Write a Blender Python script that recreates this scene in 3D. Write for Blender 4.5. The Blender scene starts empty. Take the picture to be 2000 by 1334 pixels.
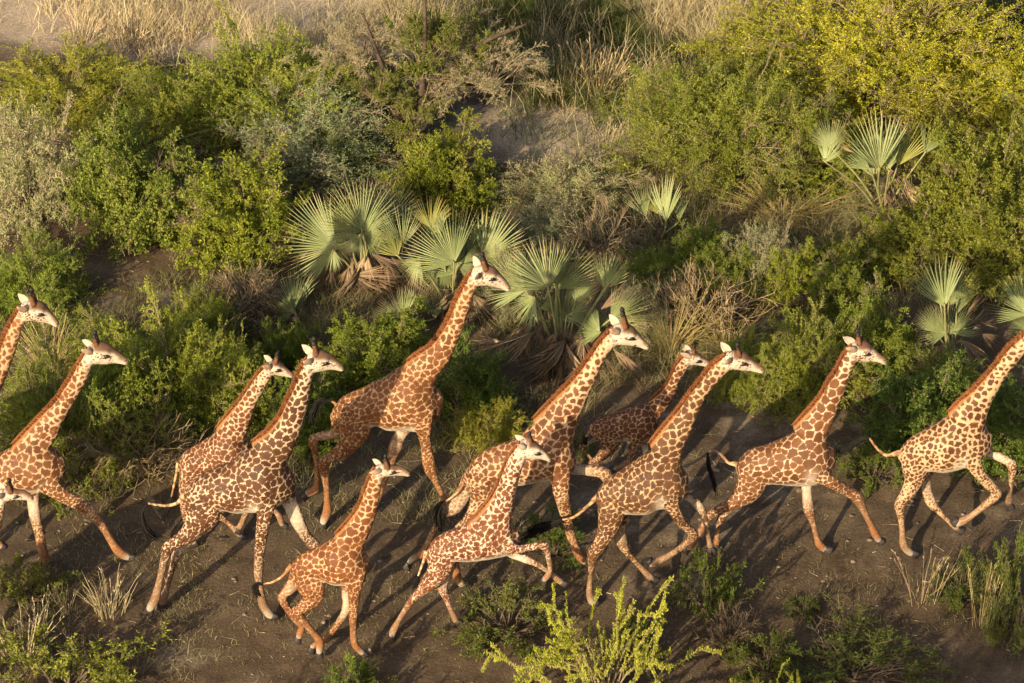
# Herd of Masai giraffes running along a dusty trail between acacias and fan palms, low warm sun.
import bpy, math, random
import numpy as np
from mathutils import Vector, kdtree

sc = bpy.context.scene
C = sc.collection
R = math.radians

# ------------------------------------------------------------------ camera, sky, sun, exposure
PITCH, DIST = R(32), 55.0
cam_d = bpy.data.cameras.new('camera')
cam = bpy.data.objects.new('camera', cam_d)
C.objects.link(cam)
cam.location = (0, -DIST*math.cos(PITCH), DIST*math.sin(PITCH))
cam.rotation_euler = (math.pi/2-PITCH, 0, 0)
cam_d.sensor_width = 36.0
cam_d.lens = 36.0*6875.0/2000.0
cam_d.clip_start, cam_d.clip_end = 1.0, 2000.0
sc.camera = cam

SUN_EL, SUN_AZ = R(20), R(28)      # light travels towards +Y and +X
w = bpy.data.worlds.new('World'); sc.world = w; w.use_nodes = True
wn = w.node_tree
bg = wn.nodes['Background']
sky = wn.nodes.new('ShaderNodeTexSky'); sky.sky_type = 'NISHITA'; sky.sun_disc = False
sky.sun_elevation = SUN_EL; sky.sun_rotation = math.pi+SUN_AZ
sky.dust_density = 4.0; sky.ozone_density = 0.4; sky.air_density = 0.8
wn.links.new(sky.outputs[0], bg.inputs[0]); bg.inputs[1].default_value = 0.10
sun_d = bpy.data.lights.new('sun', 'SUN'); sun_d.energy = 4.9; sun_d.angle = R(0.5); sun_d.color = (1.0, 0.80, 0.52)
sun = bpy.data.objects.new('sun', sun_d); C.objects.link(sun)
sd = Vector((math.sin(SUN_AZ)*math.cos(SUN_EL), math.cos(SUN_AZ)*math.cos(SUN_EL), -math.sin(SUN_EL)))
sun.rotation_euler = sd.to_track_quat('-Z', 'Y').to_euler()
sun.location = (-20, -40, 30)
sc.view_settings.view_transform = 'Standard'; sc.view_settings.look = 'None'
sc.view_settings.exposure = 0.80; sc.view_settings.gamma = 1.0
sc.view_settings.use_curve_mapping = False
sc.render.engine = 'CYCLES'
sc.cycles.max_bounces = 5; sc.cycles.diffuse_bounces = 3; sc.cycles.glossy_bounces = 1
sc.cycles.transmission_bounces = 3; sc.cycles.transparent_max_bounces = 4
sc.cycles.use_denoising = True

# ------------------------------------------------------------------ helpers
def tag(o, label=None, cat=None, group=None, kind=None):
    for k, v in (('label', label), ('category', cat), ('group', group), ('kind', kind)):
        if v: o[k] = v
    return o
def empty(name, loc, label, cat, group=None, rz=0.0, scale=(1, 1, 1)):
    o = bpy.data.objects.new(name, None); C.objects.link(o)
    o.location = loc; o.rotation_euler = (0, 0, rz); o.scale = scale; o.empty_display_size = .2
    return tag(o, label, cat, group)
def link(name, me, mat=None, parent=None):
    o = bpy.data.objects.new(name, me); C.objects.link(o)
    if mat is not None and not me.materials: me.materials.append(mat)
    if parent is not None: o.parent = parent
    return o
def mesh_np(name, verts, faces, attrs=None, smooth=False, mats=None):
    """faces: list of integer arrays (n,k); attrs: name -> per-vertex float array or (n,4) colours."""
    verts = np.asarray(verts, np.float32)
    me = bpy.data.meshes.new(name)
    faces = [np.asarray(f, np.int32) for f in faces if len(f)]
    me.vertices.add(len(verts)); me.vertices.foreach_set('co', verts.ravel())
    loops = np.concatenate([f.ravel() for f in faces])
    tot = np.concatenate([np.full(len(f), f.shape[1], np.int32) for f in faces])
    start = np.concatenate([[0], np.cumsum(tot)[:-1]]).astype(np.int32)
    me.loops.add(len(loops)); me.loops.foreach_set('vertex_index', loops)
    me.polygons.add(len(tot)); me.polygons.foreach_set('loop_start', start); me.polygons.foreach_set('loop_total', tot)
    if smooth: me.polygons.foreach_set('use_smooth', np.ones(len(tot), bool))
    if mats is not None: me.polygons.foreach_set('material_index', np.asarray(mats, np.int32))
    me.update(calc_edges=True)
    for k, v in (attrs or {}).items():
        put_attr(me, k, v)
    return me
def put_attr(me, k, v):
    v = np.asarray(v, np.float32)
    if v.ndim == 1:
        a = me.attributes.new(k, 'FLOAT', 'POINT'); a.data.foreach_set('value', v)
    else:
        a = me.attributes.new(k, 'FLOAT_COLOR', 'POINT'); a.data.foreach_set('color', v.ravel())
class Bag:
    """Collects pieces of geometry into one mesh."""
    def __init__(s): s.v=[]; s.f={}; s.n=0; s.a={}; s.m={}
    def add(s, v, fs, mat=0, **attrs):
        v=np.asarray(v,np.float32).reshape(-1,3)
        for f in fs:
            f=np.asarray(f,np.int64)
            if len(f)==0: continue
            s.f.setdefault(f.shape[1],[]).append(f+s.n); s.m.setdefault(f.shape[1],[]).append(np.full(len(f),mat))
        for k,a in attrs.items(): s.a.setdefault(k,[]).append(np.broadcast_to(np.asarray(a,np.float32),(len(v),)).copy())
        s.v.append(v); s.n+=len(v)
    def mesh(s, name, smooth=False):
        ks=sorted(s.f); faces=[np.concatenate(s.f[k]) for k in ks]; mats=np.concatenate([np.concatenate(s.m[k]) for k in ks])
        return mesh_np(name, np.concatenate(s.v), faces, {k:np.concatenate(a) for k,a in s.a.items()}, smooth, mats)
def unit(a):
    return a/np.maximum(np.linalg.norm(a,axis=-1,keepdims=True),1e-9)
def hash3(ix,iy,iz,seed=0):
    h=(ix.astype(np.int64)*374761393+iy.astype(np.int64)*668265263+iz.astype(np.int64)*2147483647+seed*974634777)&0xffffffff
    h=((h^(h>>13))*1274126177)&0xffffffff
    h=((h^(h>>16))*2246822519)&0xffffffff
    return ((h^(h>>15))&0xffffff)/float(0xffffff)
def vnoise(p,seed=0):
    p=np.asarray(p,float); i=np.floor(p); f=p-i; f=f*f*(3-2*f); i=i.astype(np.int64); out=0
    for dx in (0,1):
        for dy in (0,1):
            for dz in (0,1):
                wgt=(f[...,0] if dx else 1-f[...,0])*(f[...,1] if dy else 1-f[...,1])*(f[...,2] if dz else 1-f[...,2])
                out=out+wgt*hash3(i[...,0]+dx,i[...,1]+dy,i[...,2]+dz,seed)
    return out
def fbm(p,seed=0,octv=4):
    p=np.asarray(p,float); s=0; a=.5; t=0
    for o in range(octv):
        s=s+a*vnoise(p*2**o,seed+o*17); t+=a; a*=.5
    return s/t
def catmull(P,m):
    """Catmull-Rom through rows of P with m samples."""
    P=np.asarray(P,float); n=len(P); Q=np.vstack([2*P[0]-P[1],P,2*P[-1]-P[-2]])
    t=np.linspace(0,n-1,m); i=np.minimum(t.astype(int),n-2); f=(t-i)[:,None]
    a,b,c,d=Q[i],Q[i+1],Q[i+2],Q[i+3]
    return .5*((2*b)+(-a+c)*f+(2*a-5*b+4*c-d)*f*f+(-a+3*b-3*c+d)*f**3)
def tube(points, radii, sides=8, cap=True):
    P=np.asarray(points,float); r=np.broadcast_to(np.asarray(radii,float),(len(P),))
    T=unit(np.gradient(P,axis=0)); ref=np.array([0.,0,1.]) if abs(T[:,2]).mean()<.8 else np.array([1.,0,0])
    A=unit(np.cross(T,ref)); B=np.cross(T,A)
    th=np.arange(sides)*2*np.pi/sides
    V=P[:,None]+r[:,None,None]*(A[:,None]*np.cos(th)[None,:,None]+B[:,None]*np.sin(th)[None,:,None])
    return rings(V,cap)
def rings(V,cap=True):
    n,s=V.shape[:2]; i=np.arange(n-1)[:,None]*s; j=np.arange(s)[None]; k=(j+1)%s
    q=np.stack([i+j,i+k,i+s+k,i+s+j],-1).reshape(-1,4)
    v=V.reshape(-1,3); fs=[q]
    if cap:
        v=np.vstack([v,V[0].mean(0),V[-1].mean(0)]); j=np.arange(s); k=(j+1)%s
        fs.append(np.vstack([np.stack([k,j,np.full(s,n*s)],-1),np.stack([(n-1)*s+j,(n-1)*s+k,np.full(s,n*s+1)],-1)]))
    return v,fs

# ------------------------------------------------------------------ materials
def new_mat(name):
    m=bpy.data.materials.new(name); m.use_nodes=True; nt=m.node_tree; nt.nodes.clear()
    out=nt.nodes.new('ShaderNodeOutputMaterial')
    return m,nt,out
def N(nt,t,**kw):
    n=nt.nodes.new(t)
    for k,v in kw.items(): setattr(n,k,v)
    return n
def ramp(nt,stops):
    n=nt.nodes.new('ShaderNodeValToRGB'); e=n.color_ramp.elements
    while len(e)<len(stops): e.new(.5)
    for i,(p,c) in enumerate(stops): e[i].position=p; e[i].color=tuple(c)+(1,)
    return n
def leaf_mat(name, dark, mid, light, trans=.35, rough=.55):
    m,nt,out=new_mat(name); L=nt.links
    at=N(nt,'ShaderNodeAttribute',attribute_name='tone')
    oi=N(nt,'ShaderNodeObjectInfo')
    rp=ramp(nt,[(0,dark),(.5,mid),(.88,light),(1,tuple(np.array(light)*np.array([.85,.62,.75])))])
    ad=N(nt,'ShaderNodeMath',operation='MULTIPLY_ADD'); ad.inputs[1].default_value=.16; 
    L.new(oi.outputs['Random'],ad.inputs[0]); L.new(at.outputs['Fac'],ad.inputs[2])
    sb=N(nt,'ShaderNodeMath',operation='SUBTRACT'); sb.inputs[1].default_value=.08; L.new(ad.outputs[0],sb.inputs[0])
    L.new(sb.outputs[0],rp.inputs[0])
    mx=N(nt,'ShaderNodeMix',data_type='RGBA',blend_type='MULTIPLY'); mx.inputs[0].default_value=1
    L.new(rp.outputs[0],mx.inputs[6]); L.new(oi.outputs['Color'],mx.inputs[7])
    d=N(nt,'ShaderNodeBsdfPrincipled'); d.inputs['Roughness'].default_value=rough; d.inputs['Specular IOR Level'].default_value=.25
    t=N(nt,'ShaderNodeBsdfTranslucent')
    L.new(mx.outputs[2],d.inputs['Base Color']); L.new(mx.outputs[2],t.inputs['Color'])
    ms=N(nt,'ShaderNodeMixShader'); ms.inputs[0].default_value=trans
    L.new(d.outputs[0],ms.inputs[1]); L.new(t.outputs[0],ms.inputs[2]); L.new(ms.outputs[0],out.inputs[0])
    return m
def plain_mat(name, a, b, scale=8.0, rough=.8, bump=0.0, spec=.25, tint=False):
    m,nt,out=new_mat(name); L=nt.links
    tc=N(nt,'ShaderNodeTexCoord'); nz=N(nt,'ShaderNodeTexNoise'); nz.inputs['Scale'].default_value=scale; nz.inputs['Detail'].default_value=5
    L.new(tc.outputs['Object'],nz.inputs['Vector'])
    rp=ramp(nt,[(.3,a),(.7,b)]); L.new(nz.outputs[0],rp.inputs[0])
    d=N(nt,'ShaderNodeBsdfPrincipled'); d.inputs['Roughness'].default_value=rough; d.inputs['Specular IOR Level'].default_value=spec
    col=rp.outputs[0]
    if tint:
        oi=N(nt,'ShaderNodeObjectInfo'); mx=N(nt,'ShaderNodeMix',data_type='RGBA',blend_type='MULTIPLY'); mx.inputs[0].default_value=1
        L.new(col,mx.inputs[6]); L.new(oi.outputs['Color'],mx.inputs[7]); col=mx.outputs[2]
    L.new(col,d.inputs['Base Color'])
    if bump:
        bp=N(nt,'ShaderNodeBump'); bp.inputs['Strength'].default_value=bump; bp.inputs['Distance'].default_value=.02
        L.new(nz.outputs[0],bp.inputs['Height']); L.new(bp.outputs[0],d.inputs['Normal'])
    L.new(d.outputs[0],out.inputs[0]); return m

M={}
M['acacia']=leaf_mat('acacia_leaf',(.11,.135,.022),(.26,.285,.048),(.44,.45,.09),.42)
M['leafy']=leaf_mat('leafy_leaf',(.09,.12,.020),(.215,.25,.045),(.37,.395,.085),.42)
M['grey']=leaf_mat('grey_leaf',(.18,.18,.09),(.36,.355,.20),(.50,.49,.32),.32)
M['spray']=leaf_mat('spray_leaf',(.19,.215,.022),(.36,.385,.042),(.48,.49,.08))
M['straw']=leaf_mat('straw_blade',(.27,.21,.105),(.48,.40,.23),(.68,.59,.38),.25)
M['brush']=leaf_mat('brush_twig',(.13,.095,.06),(.26,.20,.125),(.44,.36,.24),.0)
M['grass']=leaf_mat('grass_blade',(.12,.11,.05),(.24,.22,.10),(.42,.36,.19),.3)
M['green_grass']=leaf_mat('green_grass_blade',(.04,.06,.014),(.085,.11,.025),(.17,.17,.05),.3)
M['palm']=leaf_mat('palm_frond',(.14,.18,.06),(.285,.33,.145),(.44,.34,.17),.25,.45)
M['dead_palm']=leaf_mat('dead_palm_frond',(.14,.10,.065),(.28,.20,.125),(.45,.36,.25),.15)
M['wood']=plain_mat('twig_bark',(.13,.095,.06),(.31,.235,.16),14,.85,.2,tint=False)
M['dark_twig']=plain_mat('dark_twig_bark',(.06,.045,.03),(.15,.11,.075),14,.9)
M['pale_wood']=plain_mat('pale_twig_bark',(.16,.12,.08),(.32,.25,.17),14,.85)
M['trunk']=plain_mat('dark_trunk_bark',(.035,.024,.017),(.095,.066,.048),9,.9,.6)
M['stalk']=plain_mat('palm_stalk',(.16,.17,.06),(.28,.26,.12),10,.5)

def ground_mat():
    m,nt,out=new_mat('dry_soil'); L=nt.links
    tc=N(nt,'ShaderNodeTexCoord')
    def noise(s,d=6,r=.6):
        n=N(nt,'ShaderNodeTexNoise'); n.inputs['Scale'].default_value=s; n.inputs['Detail'].default_value=d; n.inputs['Roughness'].default_value=r
        L.new(tc.outputs['Object'],n.inputs['Vector']); return n
    big=noise(.35); med=noise(1.6); fine=noise(22,8,.7); grit=noise(90,4,.7)
    soil=ramp(nt,[(.3,(.088,.063,.041)),(.55,(.138,.102,.067)),(.75,(.21,.16,.108))]); L.new(med.outputs[0],soil.inputs[0])
    sand=ramp(nt,[(.3,(.40,.325,.235)),(.7,(.58,.485,.365))]); L.new(fine.outputs[0],sand.inputs[0])
    at=N(nt,'ShaderNodeAttribute',attribute_name='sand')
    wob=N(nt,'ShaderNodeMath',operation='MULTIPLY_ADD'); wob.inputs[1].default_value=.7; L.new(med.outputs[0],wob.inputs[0]); L.new(at.outputs['Fac'],wob.inputs[2])
    mr=N(nt,'ShaderNodeMapRange'); mr.inputs[1].default_value=.62; mr.inputs[2].default_value=1.15; L.new(wob.outputs[0],mr.inputs[0])
    mx=N(nt,'ShaderNodeMix',data_type='RGBA'); L.new(mr.outputs[0],mx.inputs[0]); L.new(soil.outputs[0],mx.inputs[6]); L.new(sand.outputs[0],mx.inputs[7])
    fr=ramp(nt,[(.32,(.62,.60,.58)),(.68,(1.25,1.22,1.2))]); L.new(fine.outputs[0],fr.inputs[0])
    m2=N(nt,'ShaderNodeMix',data_type='RGBA',blend_type='MULTIPLY'); m2.inputs[0].default_value=1; L.new(mx.outputs[2],m2.inputs[6]); L.new(fr.outputs[0],m2.inputs[7])
    gr=ramp(nt,[(.30,(.7,.68,.66)),(.55,(1,1,1)),(.78,(1.35,1.3,1.2))]); L.new(grit.outputs[0],gr.inputs[0])
    m3=N(nt,'ShaderNodeMix',data_type='RGBA',blend_type='MULTIPLY'); m3.inputs[0].default_value=.8; L.new(m2.outputs[2],m3.inputs[6]); L.new(gr.outputs[0],m3.inputs[7])
    d=N(nt,'ShaderNodeBsdfPrincipled'); d.inputs['Roughness'].default_value=.95; d.inputs['Specular IOR Level'].default_value=.1
    L.new(m3.outputs[2],d.inputs['Base Color'])
    hs=N(nt,'ShaderNodeMath',operation='MULTIPLY_ADD'); hs.inputs[1].default_value=.4; L.new(grit.outputs[0],hs.inputs[0]); L.new(fine.outputs[0],hs.inputs[2])
    bp=N(nt,'ShaderNodeBump'); bp.inputs['Strength'].default_value=.7; bp.inputs['Distance'].default_value=.035; L.new(hs.outputs[0],bp.inputs['Height']); L.new(bp.outputs[0],d.inputs['Normal'])
    L.new(d.outputs[0],out.inputs[0]); return m
M['ground']=ground_mat()

def fur_mat(name):
    m,nt,out=new_mat(name); L=nt.links
    base=N(nt,'ShaderNodeAttribute',attribute_name='base'); patch=N(nt,'ShaderNodeAttribute',attribute_name='patch')
    edge=N(nt,'ShaderNodeAttribute',attribute_name='edge'); amt=N(nt,'ShaderNodeAttribute',attribute_name='amount'); jag=N(nt,'ShaderNodeAttribute',attribute_name='jag')
    tc=N(nt,'ShaderNodeTexCoord'); nz=N(nt,'ShaderNodeTexNoise'); nz.inputs['Scale'].default_value=38; nz.inputs['Detail'].default_value=3
    L.new(tc.outputs['Object'],nz.inputs['Vector'])
    c=N(nt,'ShaderNodeMath',operation='SUBTRACT'); c.inputs[1].default_value=.5; L.new(nz.outputs[0],c.inputs[0])
    j=N(nt,'ShaderNodeMath',operation='MULTIPLY_ADD'); L.new(c.outputs[0],j.inputs[0]); L.new(jag.outputs['Fac'],j.inputs[1]); L.new(edge.outputs['Fac'],j.inputs[2])
    ss=N(nt,'ShaderNodeMapRange',interpolation_type='SMOOTHSTEP'); ss.inputs[1].default_value=.60; ss.inputs[2].default_value=1.45; L.new(j.outputs[0],ss.inputs[0])
    k=N(nt,'ShaderNodeMath',operation='MULTIPLY'); L.new(ss.outputs[0],k.inputs[0]); L.new(amt.outputs['Fac'],k.inputs[1])
    # darker heart of each patch
    hr=N(nt,'ShaderNodeMapRange'); hr.inputs[1].default_value=1.2; hr.inputs[2].default_value=4.0; hr.inputs[3].default_value=1.10; hr.inputs[4].default_value=.82; L.new(edge.outputs['Fac'],hr.inputs[0])
    hm=N(nt,'ShaderNodeVectorMath',operation='SCALE'); L.new(patch.outputs['Color'],hm.inputs[0]); L.new(hr.outputs[0],hm.inputs['Scale'])
    mx=N(nt,'ShaderNodeMix',data_type='RGBA'); L.new(k.outputs[0],mx.inputs[0]); L.new(base.outputs['Color'],mx.inputs[6]); L.new(hm.outputs[0],mx.inputs[7])
    n2=N(nt,'ShaderNodeTexNoise'); n2.inputs['Scale'].default_value=9; n2.inputs['Detail'].default_value=6; n2.inputs['Roughness'].default_value=.7; L.new(tc.outputs['Object'],n2.inputs['Vector'])
    rp=ramp(nt,[(.25,(.78,.76,.74)),(.75,(1.12,1.12,1.12))]); L.new(n2.outputs[0],rp.inputs[0])
    mm=N(nt,'ShaderNodeMix',data_type='RGBA',blend_type='MULTIPLY'); mm.inputs[0].default_value=.8; L.new(mx.outputs[2],mm.inputs[6]); L.new(rp.outputs[0],mm.inputs[7])
    d=N(nt,'ShaderNodeBsdfPrincipled'); d.inputs['Roughness'].default_value=.62; d.inputs['Specular IOR Level'].default_value=.22
    L.new(mm.outputs[2],d.inputs['Base Color'])
    bp=N(nt,'ShaderNodeBump'); bp.inputs['Strength'].default_value=.25; bp.inputs['Distance'].default_value=.012; L.new(n2.outputs[0],bp.inputs['Height']); L.new(bp.outputs[0],d.inputs['Normal'])
    L.new(d.outputs[0],out.inputs[0]); return m
M['fur']=fur_mat('giraffe_coat')
M['mane']=leaf_mat('mane_hair',(.12,.045,.016),(.22,.082,.027),(.34,.145,.055),.2,.7)
M['tuft']=leaf_mat('tail_tuft_hair',(.004,.004,.004),(.009,.008,.007),(.018,.015,.013),.0,1.0)
M['horn']=plain_mat('ossicone_fur',(.085,.036,.016),(.16,.07,.03),20,.8)
M['horn_tip']=plain_mat('ossicone_tip',(.010,.008,.007),(.03,.024,.02),20,.6)
M['ear']=plain_mat('ear_fur',(.30,.25,.19),(.42,.36,.29),12,.7)
M['ear_back']=plain_mat('ear_back_fur',(.20,.12,.07),(.40,.31,.22),12,.7)
M['eye']=plain_mat('dark_eye',(.004,.003,.003),(.012,.008,.006),5,.15,spec=.6)
M['lash']=plain_mat('eyelash',(.006,.005,.004),(.015,.012,.01),5,.7)
M['hoof']=plain_mat('hoof_horn',(.018,.015,.013),(.06,.05,.045),18,.45)
M['nostril']=plain_mat('nostril',(.02,.012,.01),(.05,.03,.025),5,.6)

# ------------------------------------------------------------------ ground
def ground_h(x,y):
    p=np.stack([x,y,np.zeros_like(x)],-1)
    a=(fbm(p*.28,3,3)-.5)*.22+(fbm(p*1.3,9,3)-.5)*.07
    trail=np.exp(-((y+6.5)/4.5)**2)
    return a*(1-.75*trail)+.008*np.maximum(y-4,0)*0-.02
def build_ground():
    ax=np.concatenate([-np.geomspace(400,13.2,26),np.arange(-12.96,12.97,.12),np.geomspace(13.2,400,26)])
    ay=np.concatenate([-np.geomspace(400,18,26),np.arange(-17.6,18.9,.12),np.geomspace(19.2,600,28)])
    X,Y=np.meshgrid(ax,ay); Z=ground_h(X,Y); n,m=X.shape
    # hoof prints and scuffs on the trail
    rng=np.random.RandomState(4)
    for i in range(420):
        cx,cy=rng.uniform(-9,9),rng.uniform(-10,-2.5); r=rng.uniform(.07,.14)
        ix=np.abs(ax-cx)<.5; iy=np.abs(ay-cy)<.5
        sub=np.ix_(iy,ix); d=((X[sub]-cx)**2+((Y[sub]-cy)*1.2)**2)/r**2
        Z[sub]+= -.035*np.exp(-d)+.014*np.exp(-(np.sqrt(d)-1.7)**2*2)
    i=np.arange(n-1)[:,None]*m; j=np.arange(m-1)[None]
    q=np.stack([i+j,i+j+1,i+m+j+1,i+m+j],-1).reshape(-1,4)
    sand=np.zeros_like(X)
    for (cx,cy,rx,ry,s) in ((.9,6.9,1.9,1.3,1.0),(-5.6,11.6,6,2.2,1.0),(-2.5,10.5,2.2,1.2,.8),(4,-1,2.2,3.4,.36),(2.2,-4.2,3.0,1.6,.34),(-4.5,-8.2,.7,.5,.42),(-3.5,-9.2,1.1,.5,.34),(-5.5,1.2,1.5,1.0,.4),(2.2,-6.3,.8,.5,.35),(5.0,1.6,1.4,1.0,.5)):
        d=((X-cx)/rx)**2+((Y-cy)/ry)**2; sand=np.maximum(sand,s*np.exp(-d**1.5))
    me=mesh_np('ground',np.stack([X,Y,Z],-1).reshape(-1,3),[q],{'sand':sand.ravel()},True)
    o=link('ground',me,M['ground']); tag(o,kind='structure'); return o
build_ground()

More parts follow.
